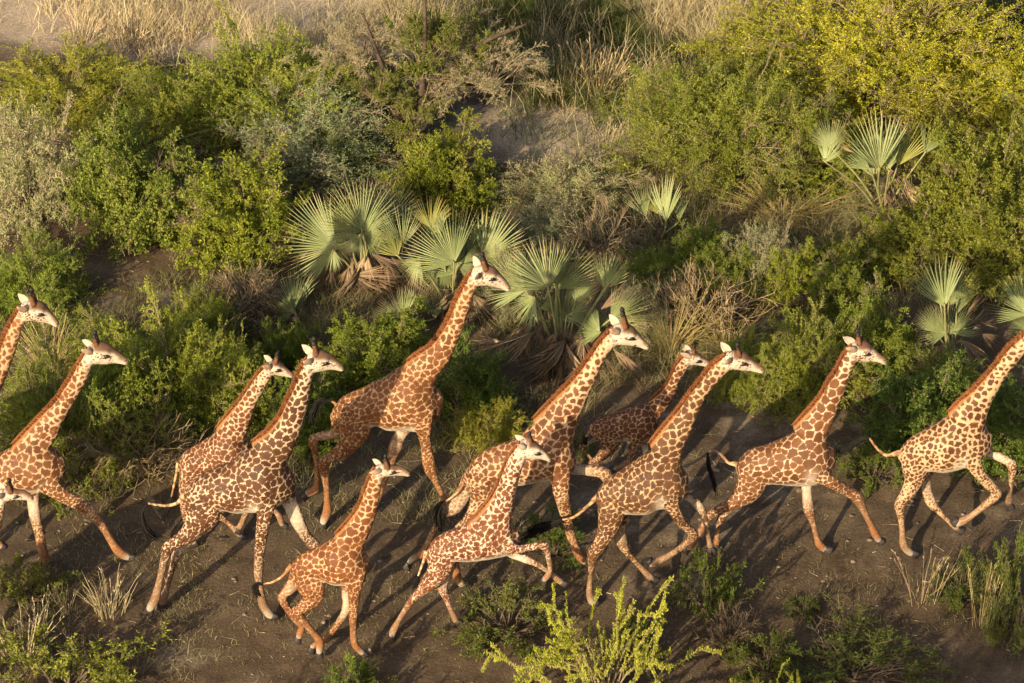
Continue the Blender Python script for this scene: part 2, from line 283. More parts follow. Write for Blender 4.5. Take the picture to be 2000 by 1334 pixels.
# ------------------------------------------------------------------ giraffes
GIRAFFES = {
 1:{'loc':(-8.046,-5.774),'size':1.0,'torso':[[0.738,2.059,0.001,0.187,0.131],[0.629,2.03,0.038,0.38,0.283],[0.441,2.093,0.013,0.506,0.374],[0.232,2.099,0.007,0.501,0.37],[0.0,2.015,0.007,0.408,0.31],[-0.204,1.984,-0.043,0.302,0.238],[-0.413,1.9,-0.059,0.279,0.217],[-0.62,1.854,-0.022,0.223,0.157],[-0.737,1.813,-0.006,0.135,0.089]],'neck':[[1.392,4.068,-0.036,0.109,0.085],[1.293,3.884,-0.06,0.07,0.068],[1.205,3.666,-0.09,0.051,0.077],[1.099,3.386,-0.097,0.06,0.084],[0.971,3.114,-0.111,0.077,0.1],[0.83,2.877,-0.139,0.095,0.124],[0.653,2.693,-0.174,0.13,0.15],[0.492,2.509,-0.21,0.166,0.171]],'head':[[1.405,4.088,-0.0,0.148,0.098],[1.535,4.102,0.007,0.161,0.106],[1.639,4.079,0.021,0.159,0.092],[1.735,4.003,0.022,0.105,0.055],[1.803,3.93,0.025,0.074,0.039],[1.845,3.867,0.026,0.038,0.024]],'legs':{'HN':[[-0.484,1.994,-0.097,0.225],[-0.454,1.629,-0.109,0.226],[-0.598,1.367,-0.138,0.145],[-0.783,1.248,-0.185,0.094],[-0.921,1.135,-0.169,0.078],[-0.93,0.793,-0.159,0.063],[-0.942,0.521,-0.153,0.054],[-0.962,0.287,-0.147,0.063],[-1.03,0.109,-0.142,0.057],[-1.073,0.0,-0.136,0.032]],'HF':[[-0.668,1.698,0.122,0.173],[-0.773,1.405,0.178,0.104],[-0.981,1.327,0.197,0.084],[-1.114,1.283,0.179,0.066],[-1.103,0.953,0.162,0.053],[-1.126,0.574,0.155,0.053],[-1.162,0.456,0.149,0.063],[-1.303,0.36,0.142,0.05],[-1.37,0.31,0.136,0.028]],'FN':[[0.566,2.067,-0.263,0.167],[0.545,1.729,-0.313,0.11],[0.539,1.35,-0.197,0.097],[0.558,1.035,-0.179,0.082],[0.621,0.795,-0.162,0.063],[0.69,0.561,-0.155,0.05],[0.746,0.403,-0.149,0.057],[0.815,0.283,-0.142,0.054],[0.841,0.232,-0.136,0.032]],'FF':[[0.265,1.554,0.281,0.13],[0.115,1.307,0.311,0.11],[0.043,1.198,0.192,0.094],[-0.057,0.908,0.172,0.078],[-0.179,0.573,0.158,0.057],[-0.298,0.289,0.151,0.057],[-0.354,0.178,0.143,0.054],[-0.411,0.066,0.136,0.032]]},'tail':[[-0.681,1.959],[-0.719,2.019],[-0.76,2.048]],'tuft':[[-0.76,2.048],[-0.838,2.071],[-0.928,2.041],[-1.022,1.873],[-1.082,1.668]],'horn':[[1.509,4.439],[1.551,4.262]],'ear':1},
 2:{'loc':(-7.093,-6.248),'size':0.95,'torso':[[0.849,1.874,-0.001,0.185,0.129],[0.743,1.874,-0.004,0.305,0.226],[0.509,1.851,-0.024,0.366,0.272],[0.249,1.851,-0.025,0.345,0.259],[0.0,1.762,-0.012,0.283,0.219],[-0.228,1.706,-0.017,0.213,0.164],[-0.456,1.65,-0.022,0.144,0.104],[-0.619,1.594,-0.02,0.073,0.05]],'neck':[[1.364,3.652,-0.027,0.135,0.102],[1.233,3.379,-0.068,0.106,0.093],[1.1,3.142,-0.077,0.089,0.087],[0.933,2.857,-0.076,0.108,0.098],[0.77,2.616,-0.109,0.132,0.126],[0.586,2.329,-0.161,0.157,0.156],[0.46,2.089,-0.273,0.145,0.198]],'head':[[1.376,3.685,-0.015,0.139,0.093],[1.475,3.728,0.006,0.179,0.118],[1.603,3.706,0.02,0.166,0.096],[1.699,3.666,0.027,0.109,0.058],[1.788,3.618,0.022,0.076,0.04],[1.869,3.571,0.02,0.048,0.027]],'legs':{'HN':[[-0.375,1.628,-0.067,0.26],[-0.438,1.312,-0.067,0.226],[-0.625,1.119,-0.182,0.15],[-0.816,0.878,-0.163,0.083],[-0.884,0.548,-0.15,0.068],[-0.935,0.265,-0.143,0.064],[-0.909,0.144,-0.136,0.061],[-0.85,0.093,-0.129,0.034]],'HF':[[-0.328,1.492,0.067,0.208],[-0.396,1.157,0.092,0.174],[-0.589,0.774,0.182,0.113],[-0.678,0.58,0.163,0.075],[-0.617,0.381,0.15,0.06],[-0.597,0.153,0.143,0.061],[-0.567,0.042,0.136,0.057],[-0.524,-0.0,0.129,0.034]],'FN':[[0.649,1.738,-0.162,0.191],[0.775,1.611,-0.206,0.139],[0.949,1.458,-0.187,0.116],[1.16,1.302,-0.17,0.097],[1.364,1.008,-0.153,0.075],[1.485,0.72,-0.147,0.064],[1.578,0.541,-0.141,0.068],[1.685,0.436,-0.135,0.06],[1.783,0.394,-0.129,0.03]],'FF':[[0.364,1.419,0.173,0.167],[0.377,1.157,0.224,0.104],[0.402,0.911,0.182,0.09],[0.442,0.649,0.163,0.079],[0.464,0.404,0.15,0.064],[0.491,0.246,0.143,0.064],[0.532,0.121,0.136,0.057],[0.584,0.079,0.129,0.034]]},'tail':[[-0.644,1.628],[-0.809,1.447],[-0.958,1.447]],'tuft':[[-0.958,1.447],[-1.063,1.311],[-1.102,1.084]],'horn':[[1.446,4.05],[1.473,3.891]],'ear':0},
 3:{'loc':(-4.221,-5.425),'size':0.72,'torso':[[0.482,1.574,-0.014,0.197,0.138],[0.346,1.602,-0.015,0.345,0.255],[0.166,1.572,-0.028,0.372,0.276],[0.0,1.475,-0.03,0.318,0.243],[-0.231,1.398,-0.032,0.247,0.193],[-0.379,1.359,-0.021,0.179,0.13],[-0.47,1.3,-0.01,0.109,0.072]],'neck':[[0.866,2.927,-0.024,0.094,0.072],[0.759,2.772,-0.042,0.127,0.099],[0.624,2.544,-0.056,0.128,0.104],[0.495,2.278,-0.092,0.132,0.119],[0.385,2.069,-0.147,0.121,0.135],[0.272,1.839,-0.204,0.125,0.153]],'head':[[0.879,2.945,-0.018,0.105,0.07],[0.93,2.976,0.013,0.126,0.084],[1.02,2.925,0.016,0.099,0.052],[1.103,2.873,0.019,0.062,0.032],[1.174,2.824,0.017,0.036,0.021]],'legs':{'HN':[[-0.325,1.282,-0.117,0.151],[-0.368,1.024,-0.143,0.127],[-0.404,0.761,-0.133,0.092],[-0.404,0.531,-0.116,0.059],[-0.357,0.287,-0.11,0.046],[-0.327,0.102,-0.104,0.049],[-0.312,0.018,-0.098,0.03]],'HF':[[-0.274,1.037,0.128,0.127],[-0.164,0.651,0.17,0.085],[-0.008,0.417,0.133,0.059],[0.151,0.269,0.116,0.046],[0.261,0.132,0.11,0.043],[0.34,0.036,0.104,0.043],[0.385,-0.0,0.098,0.026]],'FN':[[0.386,1.49,-0.194,0.136],[0.506,1.166,-0.236,0.091],[0.679,0.781,-0.133,0.065],[0.837,0.65,-0.116,0.049],[0.914,0.527,-0.11,0.046],[0.942,0.403,-0.104,0.043],[0.988,0.326,-0.098,0.023]],'FF':[[0.315,1.185,0.201,0.121],[0.361,0.762,0.24,0.079],[0.458,0.562,0.126,0.059],[0.384,0.331,0.113,0.043],[0.313,0.176,0.105,0.043],[0.277,0.101,0.098,0.026]]},'tail':[[-0.495,1.32],[-0.546,1.084],[-0.616,0.788]],'tuft':[[-0.616,0.788],[-0.678,0.609],[-0.769,0.37]],'horn':[[0.976,3.195],[0.956,3.097]],'ear':1},
 4:{'loc':(-3.799,-7.168),'size':1.0,'torso':[[0.789,2.29,-0.021,0.156,0.11],[0.677,2.288,-0.002,0.359,0.266],[0.46,2.315,-0.024,0.505,0.374],[0.238,2.24,-0.053,0.454,0.342],[0.0,2.137,-0.07,0.359,0.282],[-0.22,2.119,-0.072,0.292,0.23],[-0.442,2.044,-0.046,0.243,0.175],[-0.612,1.997,-0.017,0.149,0.099]],'neck':[[1.121,4.115,-0.04,0.112,0.088],[1.047,3.903,-0.076,0.104,0.095],[0.997,3.686,-0.097,0.107,0.107],[0.908,3.411,-0.121,0.126,0.129],[0.817,3.174,-0.144,0.113,0.135],[0.676,2.914,-0.181,0.149,0.163],[0.522,2.719,-0.234,0.179,0.188]],'head':[[1.123,4.142,-0.01,0.139,0.092],[1.213,4.178,0.008,0.172,0.114],[1.333,4.171,0.014,0.141,0.082],[1.437,4.126,0.023,0.09,0.047],[1.509,4.074,0.022,0.057,0.031],[1.56,4.036,0.018,0.031,0.019]],'legs':{'HN':[[-0.4,2.088,-0.119,0.233],[-0.415,1.754,-0.13,0.234],[-0.596,1.513,-0.167,0.141],[-0.774,1.372,-0.185,0.101],[-0.9,1.265,-0.169,0.079],[-0.975,1.006,-0.159,0.07],[-1.049,0.691,-0.153,0.06],[-1.122,0.393,-0.147,0.064],[-1.201,0.232,-0.142,0.058],[-1.244,0.109,-0.136,0.029]],'HF':[[-0.438,1.71,0.153,0.16],[-0.587,1.3,0.19,0.123],[-0.8,0.97,0.192,0.076],[-0.895,0.691,0.172,0.06],[-0.979,0.387,0.158,0.051],[-1.055,0.156,0.151,0.061],[-1.078,0.062,0.143,0.051],[-1.087,0.0,0.136,0.029]],'FN':[[0.519,2.282,-0.236,0.192],[0.464,1.978,-0.289,0.128],[0.428,1.753,-0.292,0.102],[0.377,1.41,-0.185,0.088],[0.34,1.13,-0.169,0.076],[0.318,0.812,-0.159,0.06],[0.331,0.574,-0.153,0.057],[0.353,0.315,-0.147,0.064],[0.44,0.114,-0.142,0.064],[0.52,0.042,-0.136,0.032]],'FF':[[0.635,1.943,0.258,0.145],[0.75,1.692,0.29,0.122],[0.849,1.469,0.197,0.107],[0.956,1.231,0.179,0.088],[1.085,1.042,0.162,0.079],[1.203,0.742,0.155,0.063],[1.262,0.551,0.149,0.06],[1.355,0.438,0.142,0.054],[1.386,0.411,0.136,0.029]]},'tail':[[-0.677,1.988],[-0.763,1.885],[-0.891,1.847],[-1.016,1.854],[-1.152,1.881]],'tuft':[[-1.152,1.881],[-1.254,1.74],[-1.238,1.51],[-1.121,1.349],[-0.97,1.28]],'horn':[[1.174,4.522],[1.205,4.343]],'ear':1},
 5:{'loc':(-1.781,-4.9),'size':1.0,'torso':[[0.746,2.079,-0.012,0.189,0.133],[0.637,2.049,0.012,0.383,0.284],[0.442,2.114,-0.021,0.51,0.378],[0.23,2.119,-0.027,0.505,0.374],[0.0,2.034,-0.021,0.412,0.313],[-0.205,2.003,-0.065,0.305,0.243],[-0.412,1.919,-0.079,0.282,0.223],[-0.618,1.872,-0.038,0.225,0.16],[-0.734,1.831,-0.015,0.136,0.09]],'neck':[[1.271,4.105,-0.044,0.11,0.088],[1.183,3.92,-0.067,0.071,0.072],[1.108,3.7,-0.096,0.052,0.081],[1.02,3.418,-0.103,0.061,0.089],[0.909,3.143,-0.119,0.078,0.105],[0.782,2.904,-0.149,0.097,0.131],[0.615,2.719,-0.187,0.132,0.158],[0.464,2.533,-0.225,0.169,0.18]],'head':[[1.283,4.125,-0.011,0.149,0.099],[1.414,4.14,-0.004,0.162,0.107],[1.521,4.116,0.011,0.16,0.093],[1.624,4.039,0.015,0.106,0.055],[1.698,3.966,0.021,0.074,0.039],[1.744,3.903,0.024,0.038,0.023]],'legs':{'HN':[[-0.5,2.013,-0.1,0.229],[-0.446,1.645,-0.112,0.229],[-0.577,1.38,-0.142,0.148],[-0.762,1.257,-0.185,0.095],[-0.893,1.144,-0.169,0.08],[-0.877,0.799,-0.159,0.064],[-0.869,0.525,-0.153,0.054],[-0.873,0.289,-0.147,0.064],[-0.93,0.109,-0.142,0.058],[-0.965,0.0,-0.136,0.032]],'HF':[[-0.643,1.715,0.125,0.176],[-0.723,1.42,0.181,0.106],[-0.926,1.345,0.197,0.085],[-1.06,1.3,0.179,0.067],[-1.027,0.967,0.162,0.054],[-1.026,0.585,0.155,0.054],[-1.055,0.465,0.149,0.064],[-1.192,0.369,0.142,0.051],[-1.257,0.319,0.136,0.029]],'FN':[[0.541,2.083,-0.265,0.17],[0.538,1.741,-0.315,0.112],[0.571,1.36,-0.197,0.098],[0.614,1.043,-0.179,0.083],[0.697,0.801,-0.162,0.064],[0.783,0.565,-0.155,0.051],[0.852,0.406,-0.149,0.058],[0.93,0.285,-0.142,0.055],[0.962,0.234,-0.136,0.032]],'FF':[[0.332,1.574,0.283,0.132],[0.2,1.326,0.313,0.112],[0.122,1.215,0.192,0.095],[0.037,0.922,0.172,0.08],[-0.065,0.583,0.158,0.057],[-0.166,0.297,0.151,0.058],[-0.217,0.185,0.143,0.055],[-0.267,0.073,0.136,0.032]]},'tail':[[-0.688,1.978],[-0.73,2.038],[-0.773,2.068]],'tuft':[[-0.773,2.068],[-0.855,2.091],[-0.944,2.061],[-1.027,1.892],[-1.075,1.684]],'horn':[[1.364,4.479],[1.419,4.301]],'ear':1},
 6:{'loc':(-2.452,-8.118),'size':0.72,'torso':[[0.491,1.587,-0.004,0.134,0.094],[0.437,1.601,0.001,0.259,0.192],[0.341,1.621,-0.002,0.366,0.271],[0.183,1.634,-0.021,0.391,0.29],[0.0,1.579,-0.022,0.327,0.249],[-0.148,1.566,-0.034,0.238,0.188],[-0.319,1.531,-0.025,0.195,0.15],[-0.451,1.483,-0.011,0.141,0.099],[-0.517,1.448,-0.004,0.071,0.047]],'neck':[[0.69,3.017,-0.051,0.098,0.081],[0.641,2.853,-0.077,0.086,0.085],[0.589,2.644,-0.095,0.094,0.099],[0.535,2.441,-0.111,0.084,0.103],[0.458,2.263,-0.128,0.097,0.119],[0.353,2.057,-0.161,0.112,0.136],[0.27,1.906,-0.195,0.127,0.149]],'head':[[0.705,3.041,-0.029,0.098,0.067],[0.783,3.069,-0.003,0.101,0.067],[0.889,3.062,0.012,0.084,0.049],[0.983,3.054,0.017,0.077,0.04],[1.052,3.025,0.015,0.054,0.028],[1.104,2.987,0.013,0.028,0.016]],'legs':{'HN':[[-0.284,1.477,-0.05,0.201],[-0.258,1.211,-0.069,0.195],[-0.227,1.053,-0.084,0.14],[-0.354,0.934,-0.133,0.103],[-0.456,0.833,-0.122,0.078],[-0.352,0.651,-0.114,0.064],[-0.243,0.478,-0.11,0.057],[-0.161,0.337,-0.106,0.058],[-0.17,0.185,-0.102,0.051],[-0.183,0.067,-0.098,0.025]],'HF':[[-0.432,1.352,0.085,0.127],[-0.485,1.158,0.12,0.106],[-0.582,1.018,0.119,0.089],[-0.669,0.889,0.133,0.059],[-0.592,0.704,0.122,0.064],[-0.501,0.539,0.114,0.055],[-0.417,0.428,0.11,0.051],[-0.431,0.345,0.106,0.051],[-0.464,0.233,0.102,0.041],[-0.494,0.167,0.098,0.021]],'FN':[[0.358,1.571,-0.181,0.148],[0.336,1.299,-0.229,0.098],[0.321,1.011,-0.142,0.075],[0.304,0.804,-0.129,0.064],[0.3,0.568,-0.116,0.051],[0.304,0.364,-0.112,0.046],[0.325,0.261,-0.107,0.051],[0.4,0.151,-0.103,0.046],[0.458,0.073,-0.098,0.023]],'FF':[[0.221,1.216,0.196,0.116],[0.2,0.901,0.241,0.076],[0.192,0.69,0.142,0.064],[0.086,0.471,0.129,0.05],[-0.041,0.28,0.116,0.046],[-0.106,0.191,0.112,0.046],[-0.206,0.143,0.107,0.041],[-0.284,0.074,0.103,0.039],[-0.314,0.0,0.098,0.021]]},'tail':[[-0.541,1.483],[-0.644,1.343],[-0.772,1.251],[-0.899,1.22]],'tuft':[[-0.899,1.22],[-0.997,1.211],[-1.01,1.105],[-0.951,0.978]],'horn':[[0.779,3.296],[0.808,3.167]],'ear':2},
 7:{'loc':(0.161,-6.375),'size':1.0,'torso':[[0.67,2.113,-0.013,0.188,0.132],[0.587,2.155,-0.014,0.363,0.269],[0.412,2.23,-0.035,0.451,0.334],[0.215,2.208,-0.051,0.451,0.336],[0.0,2.069,-0.049,0.382,0.293],[-0.252,2.0,-0.048,0.326,0.257],[-0.504,1.929,-0.048,0.256,0.198],[-0.694,1.831,-0.024,0.19,0.134],[-0.806,1.723,-0.011,0.111,0.074]],'neck':[[1.224,4.065,-0.014,0.138,0.102],[1.095,3.907,-0.044,0.116,0.092],[0.962,3.639,-0.073,0.102,0.093],[0.834,3.367,-0.098,0.124,0.117],[0.697,3.116,-0.148,0.129,0.146],[0.55,2.886,-0.21,0.115,0.167],[0.401,2.565,-0.291,0.178,0.218]],'head':[[1.237,4.092,-0.002,0.157,0.104],[1.34,4.106,0.005,0.17,0.112],[1.455,4.067,0.014,0.148,0.086],[1.554,3.99,0.023,0.093,0.049],[1.629,3.924,0.021,0.062,0.033],[1.688,3.882,0.016,0.038,0.021]],'legs':{'HN':[[-0.557,1.931,-0.098,0.208],[-0.566,1.649,-0.131,0.175],[-0.661,1.357,-0.152,0.115],[-0.777,1.16,-0.185,0.087],[-0.887,1.008,-0.169,0.073],[-0.926,0.698,-0.159,0.058],[-0.943,0.426,-0.153,0.055],[-0.934,0.198,-0.147,0.062],[-0.866,0.058,-0.142,0.055],[-0.8,0.0,-0.136,0.029]],'HF':[[-0.668,1.703,0.109,0.184],[-0.815,1.43,0.156,0.128],[-0.982,1.137,0.197,0.109],[-1.11,1.003,0.179,0.08],[-1.24,0.784,0.162,0.062],[-1.372,0.498,0.155,0.051],[-1.447,0.354,0.149,0.055],[-1.565,0.282,0.142,0.048],[-1.67,0.138,0.136,0.026]],'FN':[[0.501,2.023,-0.234,0.168],[0.521,1.666,-0.283,0.108],[0.575,1.341,-0.192,0.094],[0.617,1.106,-0.172,0.08],[0.692,0.787,-0.158,0.062],[0.778,0.559,-0.151,0.062],[0.852,0.451,-0.143,0.059],[0.897,0.405,-0.136,0.033]],'FF':[[0.526,1.783,0.25,0.134],[0.708,1.712,0.289,0.097],[0.906,1.756,0.192,0.097],[1.134,1.704,0.172,0.087],[1.218,1.407,0.158,0.061],[1.258,1.147,0.151,0.058],[1.278,0.975,0.143,0.055],[1.316,0.9,0.136,0.029]]},'tail':[[-0.793,1.734],[-0.921,1.515],[-1.075,1.366]],'tuft':[[-1.075,1.366],[-1.163,1.274],[-1.179,1.075],[-1.153,0.853]],'horn':[[1.311,4.492],[1.368,4.27]],'ear':0},
 8:{'loc':(-0.664,-7.617),'size':0.66,'torso':[[0.734,1.639,-0.007,0.119,0.083],[0.646,1.623,-0.016,0.229,0.17],[0.496,1.638,-0.04,0.294,0.22],[0.257,1.61,-0.047,0.308,0.233],[0.0,1.522,-0.038,0.262,0.204],[-0.204,1.494,-0.046,0.202,0.159],[-0.364,1.429,-0.047,0.146,0.109],[-0.482,1.314,-0.015,0.101,0.067]],'neck':[[0.81,3.056,-0.041,0.128,0.1],[0.697,2.799,-0.083,0.127,0.112],[0.628,2.547,-0.099,0.129,0.12],[0.567,2.293,-0.124,0.132,0.134],[0.484,2.039,-0.18,0.137,0.16],[0.385,1.765,-0.329,0.082,0.217]],'head':[[0.816,3.058,-0.02,0.139,0.093],[0.91,3.074,-0.01,0.155,0.102],[1.015,3.031,0.003,0.116,0.067],[1.095,2.97,0.013,0.076,0.039],[1.156,2.911,0.011,0.044,0.023],[1.181,2.878,0.012,0.028,0.016]],'legs':{'HN':[[-0.256,1.43,-0.071,0.181],[-0.312,1.186,-0.094,0.172],[-0.438,0.979,-0.11,0.119],[-0.582,0.813,-0.122,0.086],[-0.691,0.673,-0.112,0.064],[-0.801,0.491,-0.105,0.05],[-0.89,0.311,-0.101,0.047],[-0.95,0.175,-0.097,0.05],[-0.988,0.061,-0.094,0.047],[-1.0,-0.0,-0.09,0.029]],'HF':[[-0.19,1.225,0.095,0.132],[-0.247,0.939,0.128,0.106],[-0.302,0.742,0.127,0.078],[-0.25,0.575,0.113,0.068],[-0.191,0.382,0.104,0.047],[-0.128,0.208,0.099,0.043],[-0.1,0.144,0.095,0.047],[-0.057,0.116,0.09,0.029]],'FN':[[0.575,1.656,-0.145,0.132],[0.698,1.565,-0.189,0.092],[0.91,1.558,-0.13,0.067],[1.108,1.572,-0.118,0.057],[1.159,1.347,-0.107,0.046],[1.181,1.17,-0.102,0.043],[1.15,1.067,-0.098,0.043],[1.097,0.985,-0.094,0.039],[1.076,0.938,-0.09,0.025]],'FF':[[0.557,1.359,0.152,0.119],[0.699,1.186,0.199,0.073],[0.859,1.18,0.127,0.06],[1.012,1.103,0.113,0.053],[1.144,1.0,0.104,0.043],[1.252,0.893,0.099,0.043],[1.342,0.813,0.095,0.043],[1.399,0.773,0.09,0.025]]},'tail':[[-0.507,1.345],[-0.573,1.127],[-0.618,0.987]],'tuft':[[-0.618,0.987],[-0.644,0.878],[-0.656,0.803]],'horn':[[0.892,3.325],[0.917,3.217]],'ear':0},
 9:{'loc':(1.658,-4.018),'size':0.72,'torso':[[0.436,1.156,-0.006,0.11,0.077],[0.374,1.145,-0.012,0.226,0.168],[0.249,1.13,-0.021,0.294,0.218],[0.133,1.1,-0.036,0.286,0.213],[0.0,1.075,-0.035,0.253,0.194],[-0.158,1.065,-0.026,0.225,0.177],[-0.308,1.031,-0.026,0.213,0.163],[-0.429,1.006,-0.021,0.156,0.11],[-0.504,0.966,-0.013,0.083,0.056]],'neck':[[0.863,2.221,-0.017,0.107,0.08],[0.783,2.092,-0.056,0.08,0.073],[0.705,1.926,-0.056,0.072,0.068],[0.646,1.751,-0.07,0.057,0.067],[0.557,1.572,-0.08,0.093,0.087],[0.402,1.373,-0.09,0.13,0.101]],'head':[[0.879,2.221,-0.011,0.108,0.072],[0.944,2.242,-0.003,0.124,0.082],[1.02,2.204,0.005,0.098,0.057],[1.095,2.167,0.006,0.079,0.041],[1.158,2.126,0.01,0.063,0.032],[1.217,2.084,0.01,0.047,0.025]],'legs':{'HN':[[-0.284,0.964,-0.073,0.163],[-0.24,0.803,-0.101,0.143],[-0.328,0.669,-0.142,0.097],[-0.422,0.57,-0.129,0.06],[-0.5,0.515,-0.116,0.05],[-0.378,0.443,-0.112,0.045],[-0.276,0.343,-0.107,0.04],[-0.207,0.259,-0.103,0.04],[-0.172,0.174,-0.098,0.024]],'HF':[[-0.379,0.831,0.098,0.109],[-0.443,0.737,0.148,0.062],[-0.544,0.677,0.142,0.047],[-0.644,0.619,0.129,0.04],[-0.585,0.537,0.116,0.037],[-0.511,0.438,0.112,0.034],[-0.439,0.32,0.107,0.034],[-0.421,0.221,0.103,0.03],[-0.404,0.163,0.098,0.02]],'FN':[[0.18,1.012,-0.145,0.117],[0.115,0.864,-0.193,0.072],[0.095,0.689,-0.142,0.064],[0.055,0.58,-0.129,0.054],[0.01,0.507,-0.116,0.047],[-0.076,0.437,-0.112,0.037],[-0.142,0.404,-0.107,0.037],[-0.196,0.376,-0.103,0.034],[-0.223,0.393,-0.098,0.02]],'FF':[[0.244,0.798,0.148,0.109],[0.283,0.566,0.194,0.065],[0.318,0.424,0.133,0.054],[0.32,0.314,0.116,0.047],[0.289,0.155,0.11,0.037],[0.257,0.057,0.104,0.037],[0.241,-0.0,0.098,0.02]]},'tail':[[-0.492,1.056],[-0.541,0.956],[-0.582,0.876]],'tuft':[[-0.582,0.876],[-0.601,0.816],[-0.614,0.745]],'horn':[[0.947,2.439],[0.941,2.369]],'ear':0},
 10:{'loc':(1.783,-6.798),'size':0.95,'torso':[[0.569,1.99,-0.013,0.179,0.126],[0.498,1.998,-0.022,0.331,0.245],[0.351,2.023,-0.024,0.436,0.323],[0.145,2.023,-0.05,0.452,0.337],[0.0,1.92,-0.048,0.432,0.33],[-0.22,1.843,-0.032,0.34,0.267],[-0.396,1.802,-0.031,0.267,0.204],[-0.535,1.749,-0.023,0.189,0.133],[-0.616,1.696,-0.015,0.091,0.061]],'neck':[[1.103,3.922,-0.031,0.124,0.094],[0.97,3.78,-0.073,0.091,0.086],[0.816,3.547,-0.061,0.097,0.085],[0.693,3.324,-0.075,0.114,0.101],[0.564,3.03,-0.109,0.133,0.127],[0.421,2.754,-0.158,0.139,0.147],[0.298,2.439,-0.231,0.177,0.186]],'head':[[1.112,3.941,-0.012,0.134,0.089],[1.205,3.957,0.002,0.148,0.098],[1.328,3.931,0.009,0.143,0.082],[1.424,3.877,0.017,0.099,0.052],[1.512,3.824,0.018,0.069,0.036],[1.593,3.78,0.015,0.052,0.028]],'legs':{'HN':[[-0.384,1.857,-0.091,0.233],[-0.419,1.557,-0.123,0.198],[-0.457,1.294,-0.133,0.149],[-0.567,1.071,-0.176,0.113],[-0.665,0.868,-0.161,0.081],[-0.686,0.653,-0.151,0.057],[-0.701,0.411,-0.145,0.045],[-0.704,0.204,-0.14,0.051],[-0.666,0.052,-0.135,0.057],[-0.606,-0.0,-0.129,0.03]],'HF':[[-0.299,1.458,0.123,0.165],[-0.286,1.096,0.176,0.099],[-0.264,0.873,0.182,0.083],[-0.18,0.685,0.163,0.063],[-0.028,0.492,0.15,0.048],[0.104,0.331,0.143,0.051],[0.187,0.244,0.136,0.051],[0.239,0.197,0.129,0.027]],'FN':[[0.356,2.055,-0.224,0.164],[0.383,1.836,-0.267,0.121],[0.467,1.625,-0.272,0.094],[0.581,1.378,-0.176,0.08],[0.719,1.206,-0.161,0.068],[0.562,0.999,-0.151,0.06],[0.388,0.85,-0.145,0.054],[0.206,0.737,-0.14,0.054],[0.124,0.696,-0.135,0.048],[0.093,0.765,-0.129,0.027]],'FF':[[0.501,1.7,0.242,0.126],[0.641,1.539,0.293,0.074],[0.771,1.486,0.187,0.071],[0.87,1.317,0.17,0.062],[0.914,1.112,0.153,0.047],[0.949,0.916,0.147,0.045],[0.973,0.81,0.141,0.045],[0.993,0.73,0.135,0.039],[1.005,0.705,0.129,0.024]]},'tail':[[-0.636,1.705],[-0.776,1.544],[-0.923,1.4],[-1.085,1.353]],'tuft':[[-1.085,1.353],[-1.248,1.273],[-1.44,1.183],[-1.633,1.02]],'horn':[[1.227,4.201],[1.254,4.086]],'ear':1},
 11:{'loc':(3.815,-5.77),'size':0.95,'torso':[[0.642,1.725,-0.022,0.171,0.12],[0.576,1.708,-0.027,0.324,0.24],[0.421,1.715,-0.043,0.429,0.319],[0.229,1.686,-0.077,0.423,0.319],[0.0,1.62,-0.073,0.362,0.281],[-0.211,1.584,-0.064,0.295,0.235],[-0.423,1.566,-0.056,0.251,0.196],[-0.577,1.523,-0.03,0.171,0.122],[-0.662,1.508,-0.01,0.086,0.057]],'neck':[[0.876,3.419,-0.039,0.128,0.099],[0.791,3.232,-0.069,0.124,0.105],[0.726,3.023,-0.08,0.125,0.11],[0.649,2.813,-0.103,0.128,0.122],[0.56,2.587,-0.127,0.118,0.128],[0.443,2.345,-0.175,0.123,0.149],[0.324,2.102,-0.248,0.127,0.178]],'head':[[0.882,3.436,-0.027,0.137,0.092],[0.948,3.458,-0.009,0.171,0.113],[1.056,3.44,-0.003,0.163,0.094],[1.147,3.384,0.012,0.105,0.054],[1.239,3.327,0.014,0.069,0.035],[1.327,3.27,0.011,0.054,0.029]],'legs':{'HN':[[-0.431,1.653,-0.076,0.228],[-0.436,1.414,-0.091,0.228],[-0.531,1.159,-0.107,0.169],[-0.725,1.031,-0.18,0.117],[-0.897,0.927,-0.167,0.094],[-1.028,0.814,-0.153,0.073],[-1.125,0.605,-0.149,0.06],[-1.21,0.411,-0.144,0.052],[-1.267,0.306,-0.139,0.052],[-1.343,0.229,-0.134,0.047],[-1.384,0.184,-0.129,0.024]],'HF':[[-0.509,1.242,0.116,0.144],[-0.626,0.933,0.153,0.109],[-0.752,0.692,0.182,0.083],[-0.848,0.562,0.163,0.057],[-0.889,0.332,0.15,0.047],[-0.899,0.161,0.143,0.044],[-0.907,0.069,0.136,0.042],[-0.912,0.019,0.129,0.024]],'FN':[[0.43,1.741,-0.208,0.18],[0.5,1.552,-0.248,0.139],[0.672,1.428,-0.258,0.101],[0.868,1.253,-0.176,0.093],[1.031,1.118,-0.161,0.078],[1.134,0.891,-0.151,0.062],[1.237,0.666,-0.145,0.057],[1.312,0.497,-0.14,0.057],[1.374,0.379,-0.135,0.05],[1.419,0.318,-0.129,0.024]],'FF':[[0.35,1.356,0.225,0.144],[0.344,1.075,0.269,0.101],[0.356,0.926,0.187,0.086],[0.394,0.684,0.17,0.073],[0.463,0.457,0.153,0.055],[0.52,0.238,0.147,0.052],[0.562,0.114,0.141,0.058],[0.66,0.021,0.135,0.05],[0.734,0.0,0.129,0.024]]},'tail':[[-0.687,1.586],[-0.786,1.607],[-0.893,1.741],[-0.999,1.812],[-1.075,1.781]],'tuft':[[-1.075,1.781],[-1.076,1.632],[-1.045,1.477],[-0.988,1.289],[-0.949,1.032]],'horn':[[0.906,3.78],[0.938,3.637]],'ear':0},
